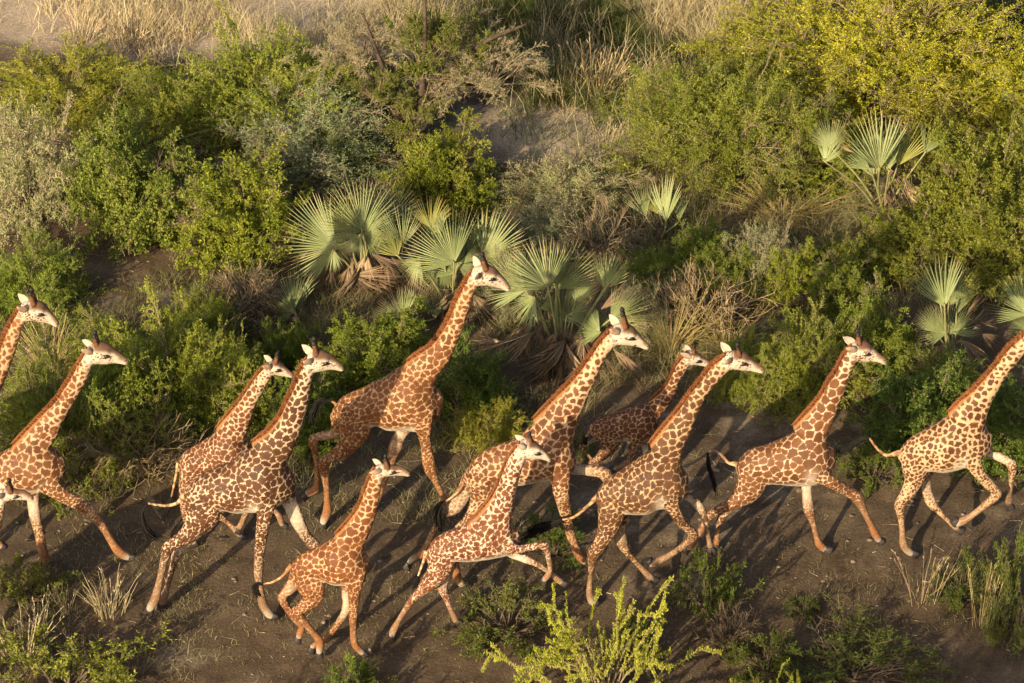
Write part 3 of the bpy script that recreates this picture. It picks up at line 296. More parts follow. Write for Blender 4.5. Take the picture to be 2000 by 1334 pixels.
 12:{'loc':(5.972,-5.63),'size':1.0,'torso':[[0.694,1.9,-0.016,0.145,0.102],[0.642,1.892,-0.023,0.236,0.176],[0.438,1.899,-0.049,0.358,0.268],[0.217,1.867,-0.088,0.417,0.315],[0.0,1.769,-0.072,0.375,0.291],[-0.207,1.718,-0.067,0.307,0.245],[-0.377,1.694,-0.049,0.216,0.168],[-0.499,1.639,-0.026,0.138,0.099],[-0.552,1.616,-0.012,0.073,0.049]],'neck':[[1.294,3.822,-0.045,0.09,0.074],[1.183,3.647,-0.054,0.096,0.082],[1.05,3.464,-0.059,0.097,0.084],[0.921,3.297,-0.072,0.113,0.099],[0.784,3.051,-0.072,0.113,0.099],[0.661,2.823,-0.106,0.104,0.11],[0.535,2.608,-0.144,0.108,0.13],[0.433,2.407,-0.21,0.127,0.167],[0.355,2.213,-0.277,0.152,0.202]],'head':[[1.281,3.85,-0.034,0.122,0.084],[1.363,3.876,-0.018,0.145,0.097],[1.468,3.844,-0.005,0.129,0.075],[1.557,3.778,0.006,0.079,0.041],[1.63,3.728,0.011,0.055,0.028],[1.692,3.682,0.011,0.041,0.022]],'legs':{'HN':[[-0.334,1.728,-0.072,0.208],[-0.321,1.486,-0.09,0.201],[-0.342,1.242,-0.107,0.143],[-0.43,1.088,-0.185,0.106],[-0.508,0.907,-0.169,0.074],[-0.479,0.7,-0.159,0.064],[-0.442,0.436,-0.153,0.053],[-0.406,0.198,-0.147,0.059],[-0.306,0.063,-0.142,0.054],[-0.216,-0.0,-0.136,0.027]],'HF':[[-0.206,1.421,0.101,0.147],[-0.133,1.101,0.148,0.099],[-0.082,0.874,0.197,0.085],[-0.015,0.708,0.179,0.069],[0.122,0.542,0.162,0.053],[0.242,0.409,0.155,0.045],[0.321,0.339,0.149,0.048],[0.406,0.262,0.142,0.045],[0.448,0.227,0.136,0.024]],'FN':[[0.409,1.859,-0.174,0.166],[0.471,1.637,-0.22,0.118],[0.589,1.449,-0.223,0.093],[0.725,1.264,-0.185,0.085],[0.845,1.093,-0.169,0.074],[0.689,0.893,-0.159,0.064],[0.534,0.728,-0.153,0.056],[0.399,0.617,-0.147,0.059],[0.307,0.565,-0.142,0.051],[0.267,0.626,-0.136,0.024]],'FF':[[0.61,1.643,0.197,0.117],[0.757,1.503,0.243,0.076],[0.914,1.468,0.197,0.076],[1.084,1.352,0.179,0.069],[1.089,1.124,0.162,0.053],[1.083,0.903,0.155,0.048],[1.08,0.761,0.149,0.053],[1.077,0.685,0.142,0.045],[1.101,0.631,0.136,0.024]]},'tail':[[-0.568,1.673],[-0.73,1.641],[-0.869,1.768],[-0.978,1.932]],'tuft':[[-0.978,1.932],[-1.087,1.916],[-1.238,1.79],[-1.465,1.59]],'horn':[[1.308,4.162],[1.345,4.012]],'ear':1},
 13:{'loc':(-7.442,-8.658),'size':0.72,'torso':[[0.487,1.581,0.003,0.133,0.093],[0.434,1.594,0.015,0.258,0.191],[0.34,1.614,0.019,0.364,0.27],[0.184,1.627,0.001,0.389,0.288],[0.0,1.573,-0.003,0.325,0.247],[-0.147,1.559,-0.02,0.237,0.185],[-0.319,1.525,-0.013,0.194,0.148],[-0.453,1.477,-0.003,0.14,0.098],[-0.52,1.442,0.0,0.071,0.047]],'neck':[[0.765,3.002,-0.044,0.097,0.079],[0.707,2.839,-0.071,0.085,0.082],[0.644,2.631,-0.088,0.093,0.094],[0.579,2.429,-0.105,0.083,0.099],[0.493,2.252,-0.12,0.096,0.114],[0.377,2.048,-0.152,0.111,0.131],[0.286,1.897,-0.185,0.126,0.143]],'head':[[0.781,3.026,-0.023,0.097,0.066],[0.86,3.055,0.002,0.1,0.066],[0.964,3.048,0.017,0.083,0.049],[1.057,3.04,0.021,0.077,0.041],[1.124,3.01,0.018,0.054,0.029],[1.173,2.973,0.015,0.028,0.017]],'legs':{'HN':[[-0.283,1.472,-0.05,0.199],[-0.27,1.207,-0.068,0.193],[-0.247,1.05,-0.083,0.139],[-0.375,0.933,-0.133,0.102],[-0.483,0.832,-0.122,0.077],[-0.391,0.651,-0.114,0.064],[-0.293,0.478,-0.11,0.057],[-0.219,0.339,-0.106,0.057],[-0.238,0.187,-0.102,0.05],[-0.257,0.07,-0.098,0.025]],'HF':[[-0.448,1.346,0.084,0.126],[-0.515,1.153,0.119,0.105],[-0.618,1.013,0.118,0.088],[-0.714,0.884,0.133,0.059],[-0.647,0.7,0.122,0.063],[-0.565,0.536,0.114,0.055],[-0.488,0.425,0.11,0.05],[-0.506,0.343,0.106,0.05],[-0.545,0.232,0.102,0.041],[-0.578,0.166,0.098,0.021]],'FN':[[0.371,1.567,-0.18,0.147],[0.337,1.297,-0.228,0.097],[0.299,1.009,-0.142,0.075],[0.269,0.803,-0.129,0.064],[0.251,0.568,-0.116,0.05],[0.243,0.366,-0.112,0.046],[0.257,0.263,-0.107,0.05],[0.325,0.153,-0.103,0.046],[0.378,0.076,-0.098,0.023]],'FF':[[0.181,1.209,0.195,0.115],[0.138,0.895,0.24,0.076],[0.127,0.685,0.142,0.063],[0.01,0.468,0.129,0.05],[-0.125,0.278,0.116,0.046],[-0.193,0.19,0.112,0.046],[-0.295,0.142,0.107,0.041],[-0.376,0.074,0.103,0.039],[-0.409,-0.0,0.098,0.021]]},'tail':[[-0.541,1.477],[-0.651,1.338],[-0.783,1.246],[-0.91,1.215]],'tuft':[[-0.91,1.215],[-1.008,1.207],[-1.027,1.1],[-0.976,0.974]],'horn':[[0.869,3.28],[0.89,3.152]],'ear':2},
}
LOOK = {
 # line = width of the cream net, jag = raggedness, patch colours dark to light, cream, patch size
 1:dict(line=1.0,jag=.8,col=((.17,.074,.031),(.25,.118,.052)),cream=(.60,.41,.24),ps=0.82,seed=1,label='rearmost giraffe, only its head and upper neck inside the picture'),
 2:dict(line=1.1,jag=1.2,col=((.14,.066,.032),(.22,.108,.052)),cream=(.62,.44,.27),ps=0.84,seed=2,label='trailing giraffe stretching a foreleg forward, a smaller head in front of its shoulder'),
 3:dict(line=.9,jag=1.1,col=((.13,.055,.026),(.20,.09,.042)),cream=(.66,.50,.34),ps=0.76,seed=3,label='juvenile giraffe with white rump half hidden behind the dark-patched giraffe'),
 4:dict(line=.95,jag=1.05,col=((.080,.040,.022),(.13,.066,.036)),cream=(.66,.50,.34),ps=0.78,seed=4,label='giraffe with the darkest brown patches, black tail curled back, stepping behind the running calf'),
 5:dict(line=.95,jag=1.1,col=((.165,.074,.031),(.245,.118,.052)),cream=(.62,.42,.24),ps=0.76,seed=5,label='tallest giraffe with orange-brown coat, head held high before the fan palms'),
 6:dict(line=.9,jag=.8,col=((.165,.068,.028),(.235,.105,.045)),cream=(.66,.46,.27),ps=0.98,seed=6,label='running calf with neat rounded orange patches and big white ears, lowest on the trail'),
 7:dict(line=1.25,jag=1.1,col=((.13,.060,.030),(.21,.100,.049)),cream=(.64,.45,.28),ps=0.78,seed=7,label='long-horned giraffe running behind the calf with bent front legs, muzzle before a fan palm'),
 8:dict(line=1.0,jag=1.6,col=((.15,.060,.030),(.22,.095,.045)),cream=(.70,.58,.45),ps=0.84,seed=8,label='galloping calf with star-shaped patches on near-white coat and both front legs bent'),
 9:dict(line=.85,jag=.8,col=((.115,.053,.026),(.175,.082,.039)),cream=(.60,.42,.27),ps=0.80,seed=9,label='young giraffe farthest back on the trail, half hidden by a bigger neck'),
 10:dict(line=.95,jag=.8,col=((.095,.053,.030),(.155,.088,.050)),cream=(.60,.41,.24),ps=0.84,seed=10,label='giraffe with olive-brown patches and a white ear up, forelegs raised, black tail tuft flying'),
 11:dict(line=.95,jag=.5,col=((.15,.072,.033),(.23,.118,.057)),cream=(.68,.53,.37),ps=0.98,seed=11,label='pale-faced giraffe in full stride with large smooth patches and a hooked tail'),
 12:dict(line=1.55,jag=1.2,col=((.095,.042,.021),(.155,.075,.037)),cream=(.66,.46,.27),ps=0.71,seed=12,label='foremost giraffe with small spots spread wide on its neck, head outside the picture'),
 13:dict(line=.9,jag=.8,col=((.15,.06,.028),(.24,.11,.05)),cream=(.66,.52,.37),ps=0.82,seed=13,label='young giraffe of which only the face shows, in front of the trailing giraffe'),
}
def loft(sec, m, sides=20, capf=.55, squeeze=0.0):
    """sec rows: x, z, half vector x, half vector z, lateral half width [, lateral centre]."""
    S=catmull(np.asarray(sec,float),m)
    T=unit(np.gradient(S[:,:2],axis=0))
    rows=[]; c0,c1=S[0],S[-1]
    for t in (.92,.70,.38):                                   # rounded front
        r=c0.copy(); a=np.hypot(c0[2],c0[3]); r[:2]-=T[0]*a*capf*t; r[2:5]*=math.sqrt(1-t*t); rows.append(r)
    rows+=list(S)
    for t in (.38,.70,.92):
        r=c1.copy(); a=np.hypot(c1[2],c1[3]); r[:2]+=T[-1]*a*capf*t; r[2:5]*=math.sqrt(1-t*t); rows.append(r)
    S=np.array(rows); th=np.arange(sides)*2*np.pi/sides
    lat=S[:,5] if S.shape[1]>5 else np.zeros(len(S))
    cc,ss=np.cos(th),np.sin(th)
    V=np.zeros((len(S),sides,3))
    V[...,0]=S[:,None,0]+S[:,None,2]*cc; V[...,2]=S[:,None,1]+S[:,None,3]*cc
    V[...,1]=lat[:,None]+S[:,None,4]*ss*(1-squeeze*cc)
    return V,S
def legs_sec(pts):
    P=np.asarray(pts,float).copy(); n0=len(P)
    seg=unit(np.diff(P[:,:2],axis=0)); turn=[(np.dot(seg[i-1],seg[i]),i) for i in range(2,n0-3)]
    j=min(turn)[1]; P[j,3]*=1.14; P[n0-3,3]*=1.08
    for i in range(j+1,n0-3): P[i,3]*=.86
    if j>2: P[j-1,3]*=.95
    T=unit(np.gradient(P[:,:2],axis=0)); Nn=np.stack([-T[:,1],T[:,0]],-1)
    n=len(P); u=np.linspace(0,1,n)
    flat=np.interp(u,[0,.12,.24,.36,.55,1],[.44,.54,.66,.78,.92,.95])
    return np.column_stack([P[:,0],P[:,1],Nn[:,0]*P[:,3],Nn[:,1]*P[:,3],P[:,3]*flat,P[:,2]])
def build_body(g, lk, name):
    S=g['size']; bag=Bag(); info=[]
    def add(kind,sec,m,capf=.55,squeeze=0.,sides=20):
        V,Sx=loft(sec,m,sides,capf,squeeze); v,fs=rings(V); bag.add(v,fs)
        info.append((kind,Sx))
    add('torso',g['torso'],40,.42,.14,26)
    # neck carried into the shoulders so that it fuses with the torso
    nk=[list(r) for r in g['neck']]
    add('neck',nk,50,.3,.06,20)
    T=np.asarray(g['torso'],float); K=np.asarray(nk,float)
    fr=[K[-3][:2]-K[-3][2:4],K[-2][:2]-K[-2][2:4]*.98,K[-1][:2]-K[-1][2:4]*.96,T[0][:2]+np.array([.30,-.02])*np.hypot(*T[0][2:4]),T[0][:2]-T[0][2:4]*1.0+np.array([.04,0]),T[1][:2]-T[1][2:4]*.96]
    bk=[K[-3][:2],K[-2][:2],K[-1][:2]+K[-1][2:4]*.2,T[2][:2]+T[2][2:4]*.1,T[2][:2]-T[2][2:4]*.35,T[3][:2]-T[3][2:4]*.6]
    lt=[K[-3][4]*.9,K[-2][4]*.95,K[-1][4]*.98,T[1][4]*.92,T[1][4]*.82,T[1][4]*.6]
    sec=[]
    for f_,b_,l_ in zip(fr,bk,lt): c_=(f_+b_)/2; h_=(b_-f_)/2; sec.append([c_[0],c_[1],h_[0],h_[1],l_])
    add('breast',sec,30,.25,0,20)
    hd=[list(r) for r in g['head']]
    add('head',hd,26,.45,-.10,18)
    for L,p in g['legs'].items():
        add(L,legs_sec(p)[:-1] if False else legs_sec(p),46,.5,0,14)
    # brow ridges and cheek
    h=np.asarray(g['head']); e=h[0]*0
    H=catmull(h,41); k=H[15]
    for s in (-1,1):
        c=np.array([k[0]+k[2]*.42,s*k[4]*.78,k[1]+k[3]*.42]); r=.042*S
        th=np.linspace(0,np.pi,7)[:,None]; ph=np.arange(10)[None]*2*np.pi/10
        V=np.stack([c[0]+1.5*r*np.cos(th)+0*ph, c[1]+r*.8*np.sin(th)*np.cos(ph), c[2]+r*np.sin(th)*np.sin(ph)],-1)
        V[0]+=0; v,fs=rings(V[1:-1]); bag.add(v,fs)
    me=bag.mesh(name+'_raw')
    tmp=bpy.data.objects.new('tmp',me); C.objects.link(tmp)
    vox=.0185 if S>.8 else .0150
    rm=tmp.modifiers.new('r','REMESH'); rm.mode='VOXEL'; rm.voxel_size=vox; rm.use_smooth_shade=True
    sm=tmp.modifiers.new('s','SMOOTH'); sm.factor=.5; sm.iterations=7
    dg=bpy.context.evaluated_depsgraph_get(); ev=tmp.evaluated_get(dg)
    me2=bpy.data.meshes.new_from_object(ev,preserve_all_data_layers=False,depsgraph=dg)
    bpy.data.objects.remove(tmp); bpy.data.meshes.remove(me)
    me2.name=name; me2.materials.clear()
    for a in list(me2.attributes):
        if a.name not in ('position','.edge_verts','.corner_vert','.corner_edge','sharp_face'):
            try: me2.attributes.remove(a)
            except Exception: pass
    paint(me2,g,lk,info); me2.materials.append(M['fur'])
    return me2
def paint(me,g,lk,info):
    S=g['size']; n=len(me.vertices)
    co=np.zeros(n*3,np.float32); me.vertices.foreach_get('co',co); co=co.reshape(-1,3)
    nr=np.zeros(n*3,np.float32); me.vertex_normals.foreach_get('vector',nr); nr=nr.reshape(-1,3)
    best=np.full(n,9e9); kind=np.zeros(n,int); uu=np.zeros(n); up=np.zeros(n)
    for ki,(kd,Sx) in enumerate(info):
        m=len(Sx); lat=Sx[:,5] if Sx.shape[1]>5 else np.zeros(m)
        a=np.hypot(Sx[:,2],Sx[:,3]); ax=Sx[:,2:4]/a[:,None]
        for i in range(3,m-3):
            dx=co[:,0]-Sx[i,0]; dz=co[:,2]-Sx[i,1]; dy=co[:,1]-lat[i]
            along=dx*ax[i,1]-dz*ax[i,0]; across=dx*ax[i,0]+dz*ax[i,1]
            d=(along/a[i]*1.6)**2+(across/a[i])**2+(dy/Sx[i,4])**2
            if kd in('torso',): d=d*1.0
            k=d<best; best[k]=d[k]; kind[k]=ki; uu[k]=(i-3)/(m-7); up[k]=across[k]/a[i]
    kn=[k for k,_ in info]
    tk_=kind==kn.index('torso'); wj=np.zeros(n)
    for q,kd in enumerate(kn):
        if kd in('HN','HF','FN','FF'): m_=kind==q; wj[m_]=np.clip((.30-uu[m_])/.14,0,1)
        elif kd=='neck': m_=kind==q; wj[m_]=np.clip((uu[m_]-.72)/.2,0,1)
        elif kd in('torso','breast'): wj[kind==q]=1
    ed=np.zeros(len(me.edges)*2,np.int32); me.edges.foreach_get('vertices',ed); ea,eb=ed[0::2],ed[1::2]
    deg=np.bincount(ea,minlength=n)+np.bincount(eb,minlength=n); deg=np.maximum(deg,1)
    cs=co.astype(float)
    for it in range(46):
        av=np.stack([np.bincount(ea,cs[eb,q],n)+np.bincount(eb,cs[ea,q],n) for q in range(3)],-1)/deg[:,None]
        lam=.62 if it%2==0 else -.48                            # Taubin: melts creases without shrinking
        cs=cs+(av-cs)*(lam*wj)[:,None]
    for it in range(6):
        av=np.stack([np.bincount(ea,cs[eb,q],n)+np.bincount(eb,cs[ea,q],n) for q in range(3)],-1)/deg[:,None]
        cs=cs+(av-cs)*(.5*wj)[:,None]
    nr=np.zeros(n*3,np.float32); me.vertex_normals.foreach_get('vector',nr); nr=nr.reshape(-1,3)
    rel=(fbm(cs*np.array([3.2,2.2,2.2])/S+lk['seed']*3.1,50,2)-.5)*.050*S+(fbm(cs*np.array([9,6,5])/S,60,2)-.5)*.012*S
    cs=cs+nr*(rel*(wj*.9+.1))[:,None]
    co=cs.astype(np.float32); me.vertices.foreach_set('co',co.ravel()); me.update()
    nr=np.zeros(n*3,np.float32); me.vertex_normals.foreach_get('vector',nr); nr=nr.reshape(-1,3)
    ist=(kind==kn.index('torso'))|(kind==kn.index('breast')); brst=kind==kn.index('breast'); isn=kind==kn.index('neck'); ish=kind==kn.index('head')
    leg=~(ist|isn|ish); hind=(kind==kn.index('HN'))|(kind==kn.index('HF')); fore=leg&~hind
    near=(kind==kn.index('HN'))|(kind==kn.index('FN'))
    uu=np.where(brst,.0,uu); up=np.where(brst,0,up)
    # local patch size
    r=np.full(n,.09)
    r[ist]=np.interp(uu[ist],[0,.25,.6,1],[.112,.105,.088,.066]); r[isn]=np.interp(uu[isn],[0,.15,.5,1],[.060,.075,.105,.118])
    r[hind]=np.interp(uu[hind],[0,.15,.4,1],[.072,.062,.040,.03]); r[fore]=np.interp(uu[fore],[0,.12,.35,1],[.085,.055,.038,.03])
    r[ish]=.024
    Sp=S**.6*lk['ps']; rng=np.random.RandomState(lk['seed']); r*=Sp*(.74+.56*vnoise(co*7.5/S,lk['seed']+40))
    cand=rng.permutation(n)[:9000]; acc=np.zeros((4000,3)); ar=np.zeros(4000); na=0
    for c in cand:
        p=co[c]
        if na:
            d=((acc[:na]-p)**2).sum(1)
            if (d<(np.minimum(ar[:na],r[c])*1.02)**2).any(): continue
        acc[na]=p; ar[na]=r[c]; na+=1
        if na>=4000: break
    acc=acc[:na]; ar=ar[:na]
    # ragged (star-leaf) borders: warp the lookup position
    wf=1/(.05*Sp); amp=.0195*Sp*(.35+.8*lk['jag'])
    wp=co.copy()
    for ax_ in range(3):
        wp[:,ax_]+=amp*(vnoise(co*wf+ax_*31.7,lk['seed']+ax_)*2-1)+amp*.6*(vnoise(co*wf*2.1+ax_*11.3,lk['seed']+5+ax_)*2-1)
    kd=kdtree.KDTree(na)
    for i,p in enumerate(acc): kd.insert(p,i)
    kd.balance()
    d1=np.zeros(n); d2=np.zeros(n); idx=np.zeros(n,int)
    for i in range(n):
        q=kd.find_n(wp[i],4)
        b1=9.; b2=9.; bi=0
        for _,j,d in q:
            d/=ar[j]
            if d<b1: b2=b1; b1=d; bi=j
            elif d<b2: b2=d
        d1[i]=b1; d2[i]=b2; idx[i]=bi
    f=(d2-d1)*r
    wline=np.full(n,.0138)*lk['line']*S**.3
    wline[isn]*=np.interp(uu[isn],[0,.3,1],[1.7,1.45,1.1]); 
    wline[leg]*=np.interp(uu[leg],[0,.2,.5],[.85,.62,.5]); wline[ist]*=np.interp(uu[ist],[0,.4,1],[1.0,.9,.75])
    wline[ish]*=1.0
    wline*=.62+.85*vnoise(co*9/S,lk['seed']+70)
    edge=f/wline
    tone=rng.rand(na)[idx]
    c0,c1=np.array(lk['col'][0]),np.array(lk['col'][1])
    patch=c0+(c1-c0)*tone[:,None]
    cream=np.array(lk['cream']); base=np.tile(cream,(n,1)); amount=np.ones(n)
    def mixin(mask,col):
        m=np.clip(mask,0,1)[:,None]; base[:]=base*(1-m)+np.array(col)*m
    sm=lambda a,b,x: np.clip((x-a)/(b-a),0,1)**2*(3-2*np.clip((x-a)/(b-a),0,1))
    white=(.74,.66,.55)
    # warm back
    warm=np.where(ist|isn,sm(.3,1,up),0); mixin(warm*.45,cream*np.array([.9,.72,.52]))
    # belly and throat
    belly=np.where(ist,sm(.48,.80,-up)*sm(.02,.2,uu)*sm(0,.12,1.0-uu),0); mixin(belly,white); amount*=1-.95*belly
    e_=np.asarray(g['legs']['FN'])[1]; ax_d=((co[:,0]-e_[0]+.15*S)/(.11*S))**2+((co[:,2]-e_[1]+.02)/(.17*S))**2
    axil=np.where(ist,np.exp(-ax_d*1.2),0)*.75; mixin(axil,white); amount*=1-.8*axil
    # inner sides of the upper legs
    inner=np.where(leg,sm(.25,.85,nr[:,1]*np.where(near,1,-1))*sm(.42,.22,uu)*sm(.06,.14,uu),0); inner=inner*np.where(hind,.55,1); mixin(inner*.62,white); amount*=1-.72*inner
    # lower legs: tan, then pale socks, grey dust near the hoof
    low=np.where(hind,sm(.44,.74,uu),np.where(fore,sm(.36,.74,uu),0))
    tan=np.array([.42,.20,.085]) if lk['seed'] in (1,2,5,6,7,11) else np.array([.42,.27,.16])
    mixin(low,tan); amount*=1-low*.5
    sock=np.where(leg,sm(.78,.90,uu),0); mixin(sock,(.52,.45,.37)); amount*=1-sock
    # face
    faceu=np.where(ish,1.,0); nk0=np.where(isn,sm(.10,.0,uu),0)
    mixin(np.maximum(faceu,nk0)*.85,(.74,.64,.52)); amount*=np.where(ish,1-sm(.5,.72,uu)*.75,1-nk0*.5)
    top=np.where(ish,sm(.22,.62,up)*sm(.10,.20,uu),0); mixin(top*.95,(.13,.058,.027)); amount*=1-top
    br=np.where(ish,sm(.56,.74,uu)*sm(-.35,.35,up),0); mixin(br*.8,(.235,.135,.075)); 
    muz=np.where(ish,sm(.90,.98,uu)*sm(-.9,-.2,up),0); mixin(muz*.85,(.13,.098,.075)); amount*=1-muz
    ebase=np.where(ish,1,0)
    patch[ish]=patch[ish]*.8+np.array([.12,.06,.035])*.2
    # mane side strip on the crest of the neck
    crest=np.where(isn,sm(.80,.94,up)*sm(0,.06,uu),0); mixin(crest,(.42,.18,.06)); amount*=1-crest
    dirt=fbm(co*2.3,lk['seed'])
    base*= (.60+.13*dirt)[:,None]; patch*=np.array([.72,.60,.50])*(.82+.36*fbm(co*1.3+7,lk['seed']+3))[:,None]
    put_attr(me,'base',np.column_stack([base,np.ones(n)])); put_attr(me,'patch',np.column_stack([patch,np.ones(n)]))
    put_attr(me,'edge',np.clip(edge,0,8)); put_attr(me,'amount',np.clip(amount,0,1)); put_attr(me,'jag',np.full(n,.85*lk['jag']**.5))

def hair_strands(root, dirs, L, width, tone, segs=1, bendv=None):
    """n strands as thin tapering strips; returns verts, faces, tone."""
    n=len(root); side=unit(np.cross(dirs,np.random.RandomState(n).normal(size=(n,3))))
    tt=np.linspace(0,1,segs+1)
    P=root[:,None]+dirs[:,None]*L[:,None,None]*tt[None,:,None]
    if bendv is not None: P=P+bendv[:,None]*(tt**2)[None,:,None]
    wd=(width[:,None]*(1-tt[None]*.8))[:,:,None]*side[:,None]
    V=np.stack([P-wd,P+wd],2).reshape(n,-1,3); k=(segs+1)*2
    b=np.arange(n)[:,None]*k; fs=[]
    for s in range(segs): fs.append(np.concatenate([b+2*s,b+2*s+1,b+2*s+3,b+2*s+2],1))
    return V.reshape(-1,3),[np.concatenate(fs)],np.repeat(tone,k)
def build_giraffe(k):
    g=GIRAFFES[k]; lk=LOOK[k]; S=g['size']; rng=np.random.RandomState(100+k)
    root=empty('giraffe',(g['loc'][0],g['loc'][1],0),lk['label'],'giraffe','giraffes running along the trail')
    me=build_body(g,lk,'body'); link('body',me,None,root)
    # mane: bristles along the crest of the neck
    nk=catmull(np.asarray(g['neck'],float),60); nh=int(3400*S); t=rng.rand(nh)*58.5; i=t.astype(int); f=(t-i)[:,None]
    sec=nk[i]*(1-f)+nk[i+1]*f; A=unit(sec[:,2:4]); Tn=np.stack([A[:,1],-A[:,0]],-1)
    lat=rng.normal(0,.016*S,nh)
    rt=np.stack([sec[:,0]+sec[:,2]*.94,lat,sec[:,1]+sec[:,3]*.94],-1)
    dv=np.stack([A[:,0],lat*7/S+rng.normal(0,.10,nh),A[:,1]],-1)+rng.normal(0,.12,(nh,3))
    uu=t/58.5; prof=np.interp(uu,[0,.08,.5,.9,1],[.5,.95,1,.75,.25])
    L=.062*S**.7*prof*rng.uniform(.75,1.1,nh)
    b=Bag(); v,fs,tn=hair_strands(rt,unit(dv),L,np.full(nh,.0085),np.clip(.5+rng.normal(0,.22,nh),0,1)); b.add(v,fs,tone=tn)
    ridge=np.stack([nk[:,0]+nk[:,2]*.96+unit(nk[:,2:4])[:,0]*.02,np.zeros(60),nk[:,1]+nk[:,3]*.96+unit(nk[:,2:4])[:,1]*.02],-1)
    v,fs=tube(ridge,.030*S**.6*np.interp(np.linspace(0,1,60),[0,.05,.9,1],[.6,1,.8,.2]),8); b.add(v,fs,tone=.42)
    link('mane',b.mesh('mane'),M['mane'],root)
    # head furniture
    H=catmull(np.asarray(g['head'],float),41)
    e=unit(np.array([H[24][0]-H[0][0],0,H[24][1]-H[0][1]])); u=unit(np.array([H[6][2],0,H[6][3]])); u=unit(u-e*np.dot(u,e)); Yv=np.array([0,1.,0])
    horn=np.array(g['horn']); 
    for s in (-1,1):
        tip=np.array([horn[0][0],s*.050*S,horn[0][1]]); bs=np.array([horn[1][0],s*.045*S,horn[1][1]]); bs=bs-.03*unit(tip-bs)-u*.02
        tt=np.linspace(0,1,8)[:,None]; P=bs+(tip-bs)*tt; P[:,1]+=s*.012*np.sin(tt[:,0]*3)
        v,fs=tube(P,np.interp(tt[:,0],[0,.25,.75,.86,.96,1],np.array([.046,.035,.026,.036,.031,.014])*S**.6),10)
        ob=link('ossicone',mesh_np('ossicone',v,fs,None,True),M['horn'],root); mm=ob.data; mm.materials.append(M['horn_tip'])
        zz=np.array([[mm.vertices[x].co[2] for x in p.vertices] for p in mm.polygons if len(p.vertices)==4])
        for p in mm.polygons:
            c=np.array(p.center); q=np.dot(c-bs,tip-bs)/np.dot(tip-bs,tip-bs)
            if q>.68: p.material_index=1
    # ears
    for s in (-1,1):
        k3=H[3]; c=np.array([k3[0]+k3[2]*.42,s*k3[4]*.80,k3[1]+k3[3]*.42])
        md=g['ear']
        if md==0: d=-.80*e+.30*u+s*.42*Yv
        elif md==1: d=-.62*e+.42*u+s*.66*Yv
        else: d=-.80*e+.36*u+s*.48*Yv
        d=unit(d+rng.normal(0,.14,3)); L=.21*S**.5; face=unit(np.cross(d,u)*s*-1+.6*e); face=unit(face-d*np.dot(face,d)); sidev=np.cross(d,face)
        tt=np.linspace(0,1,9); wd=np.interp(tt,[0,.15,.45,.75,1],[.026,.050,.060,.040,.004])*S**.5
        xs=np.linspace(-1,1,7)
        V=c+d*(tt*L)[:,None,None]+sidev*(wd[:,None]*xs[None])[:,:,None]-face*(.55*wd[:,None]*(1-xs[None]**2))[:,:,None]
        Vb=V-face*.010
        i=np.arange(8)[:,None]*7; j=np.arange(6)[None]; q=np.stack([i+j,i+j+1,i+7+j+1,i+7+j],-1).reshape(-1,4)
        b=Bag(); b.add(V.reshape(-1,3),[q],0); b.add(Vb.reshape(-1,3),[q[:,::-1]],1)
        rim=np.concatenate([np.arange(9)*7,np.arange(8*7+1,9*7),(np.arange(7,-1,-1)*7+6)])
        rq=np.stack([rim[:-1],rim[1:],rim[1:]+63,rim[:-1]+63],-1); b.f[4].append(rq); b.m[4].append(np.full(len(rq),0))
        me=b.mesh('ear',True); me.materials.append(M['ear']); me.materials.append(M['ear_back']); link('ear',me,None,root)
    # eyes with lashes, nostrils
    k3=H[15]
    for s in (-1,1):
        c=np.array([k3[0]+k3[2]*.14,s*k3[4]*1.0,k3[1]+k3[3]*.14])+e*.012
        th=np.linspace(0.15,np.pi-.15,8)[:,None]; ph=np.arange(12)[None]*2*np.pi/12
        def blob(cc,ra,rb,rc,ax1,ax2,ax3): return cc+ra*np.cos(th)[...,None]*ax1+rb*(np.sin(th)*np.cos(ph))[...,None]*ax2+rc*(np.sin(th)*np.sin(ph))[...,None]*ax3
        V=blob(c,.036*S**.5,.022,.024*S**.5,unit(e+.25*u*0),Yv,u); v,fs=rings(V); eo=link('eye',mesh_np('eye',v,fs,None,True),M['eye'],root)
        # lash fringe below the lid
        c2=c-u*.018+Yv*s*.014; V=blob(c2,.062*S**.5,.013,.013,unit(e+.30*u),Yv,u); v,fs=rings(V); link('eyelash',mesh_np('eyelash',v,fs,None,True),M['lash'],eo)
    kn=H[37]
    for s in (-1,1):
        c=np.array([kn[0]+kn[2]*.35,s*kn[4]*.86,kn[1]+kn[3]*.35]); th=np.linspace(.2,np.pi-.2,6)[:,None]; ph=np.arange(8)[None]*2*np.pi/8
        V=c+.020*np.cos(th)[...,None]*unit(e+.8*u)+.008*(np.sin(th)*np.cos(ph))[...,None]*Yv+.010*(np.sin(th)*np.sin(ph))[...,None]*u
        v,fs=rings(V); link('nostril',mesh_np('nostril',v,fs,None,True),M['nostril'],root)
    # hooves
    for L in ('HN','HF','FN','FF'):
        p=np.asarray(g['legs'][L],float); a,b_=p[-2],p[-1]
        dirv=unit(np.array([b_[0]-a[0],0,b_[1]-a[1]])); P0=np.array([b_[0],b_[2],b_[1]]); r=.060*S**.6
        st=P0-dirv*.105*S**.6; en=P0+dirv*.012
        fw=np.array([-dirv[2],0,dirv[0]]); fw=fw if fw[0]>0 else -fw
        for sp in (-1,1):
            pass
        tt=np.array([0,.15,.55,.9,1.0]); rad=np.array([.80,.92,1.05,1.12,.7])*r
        th=np.arange(14)*2*np.pi/14; V=[]
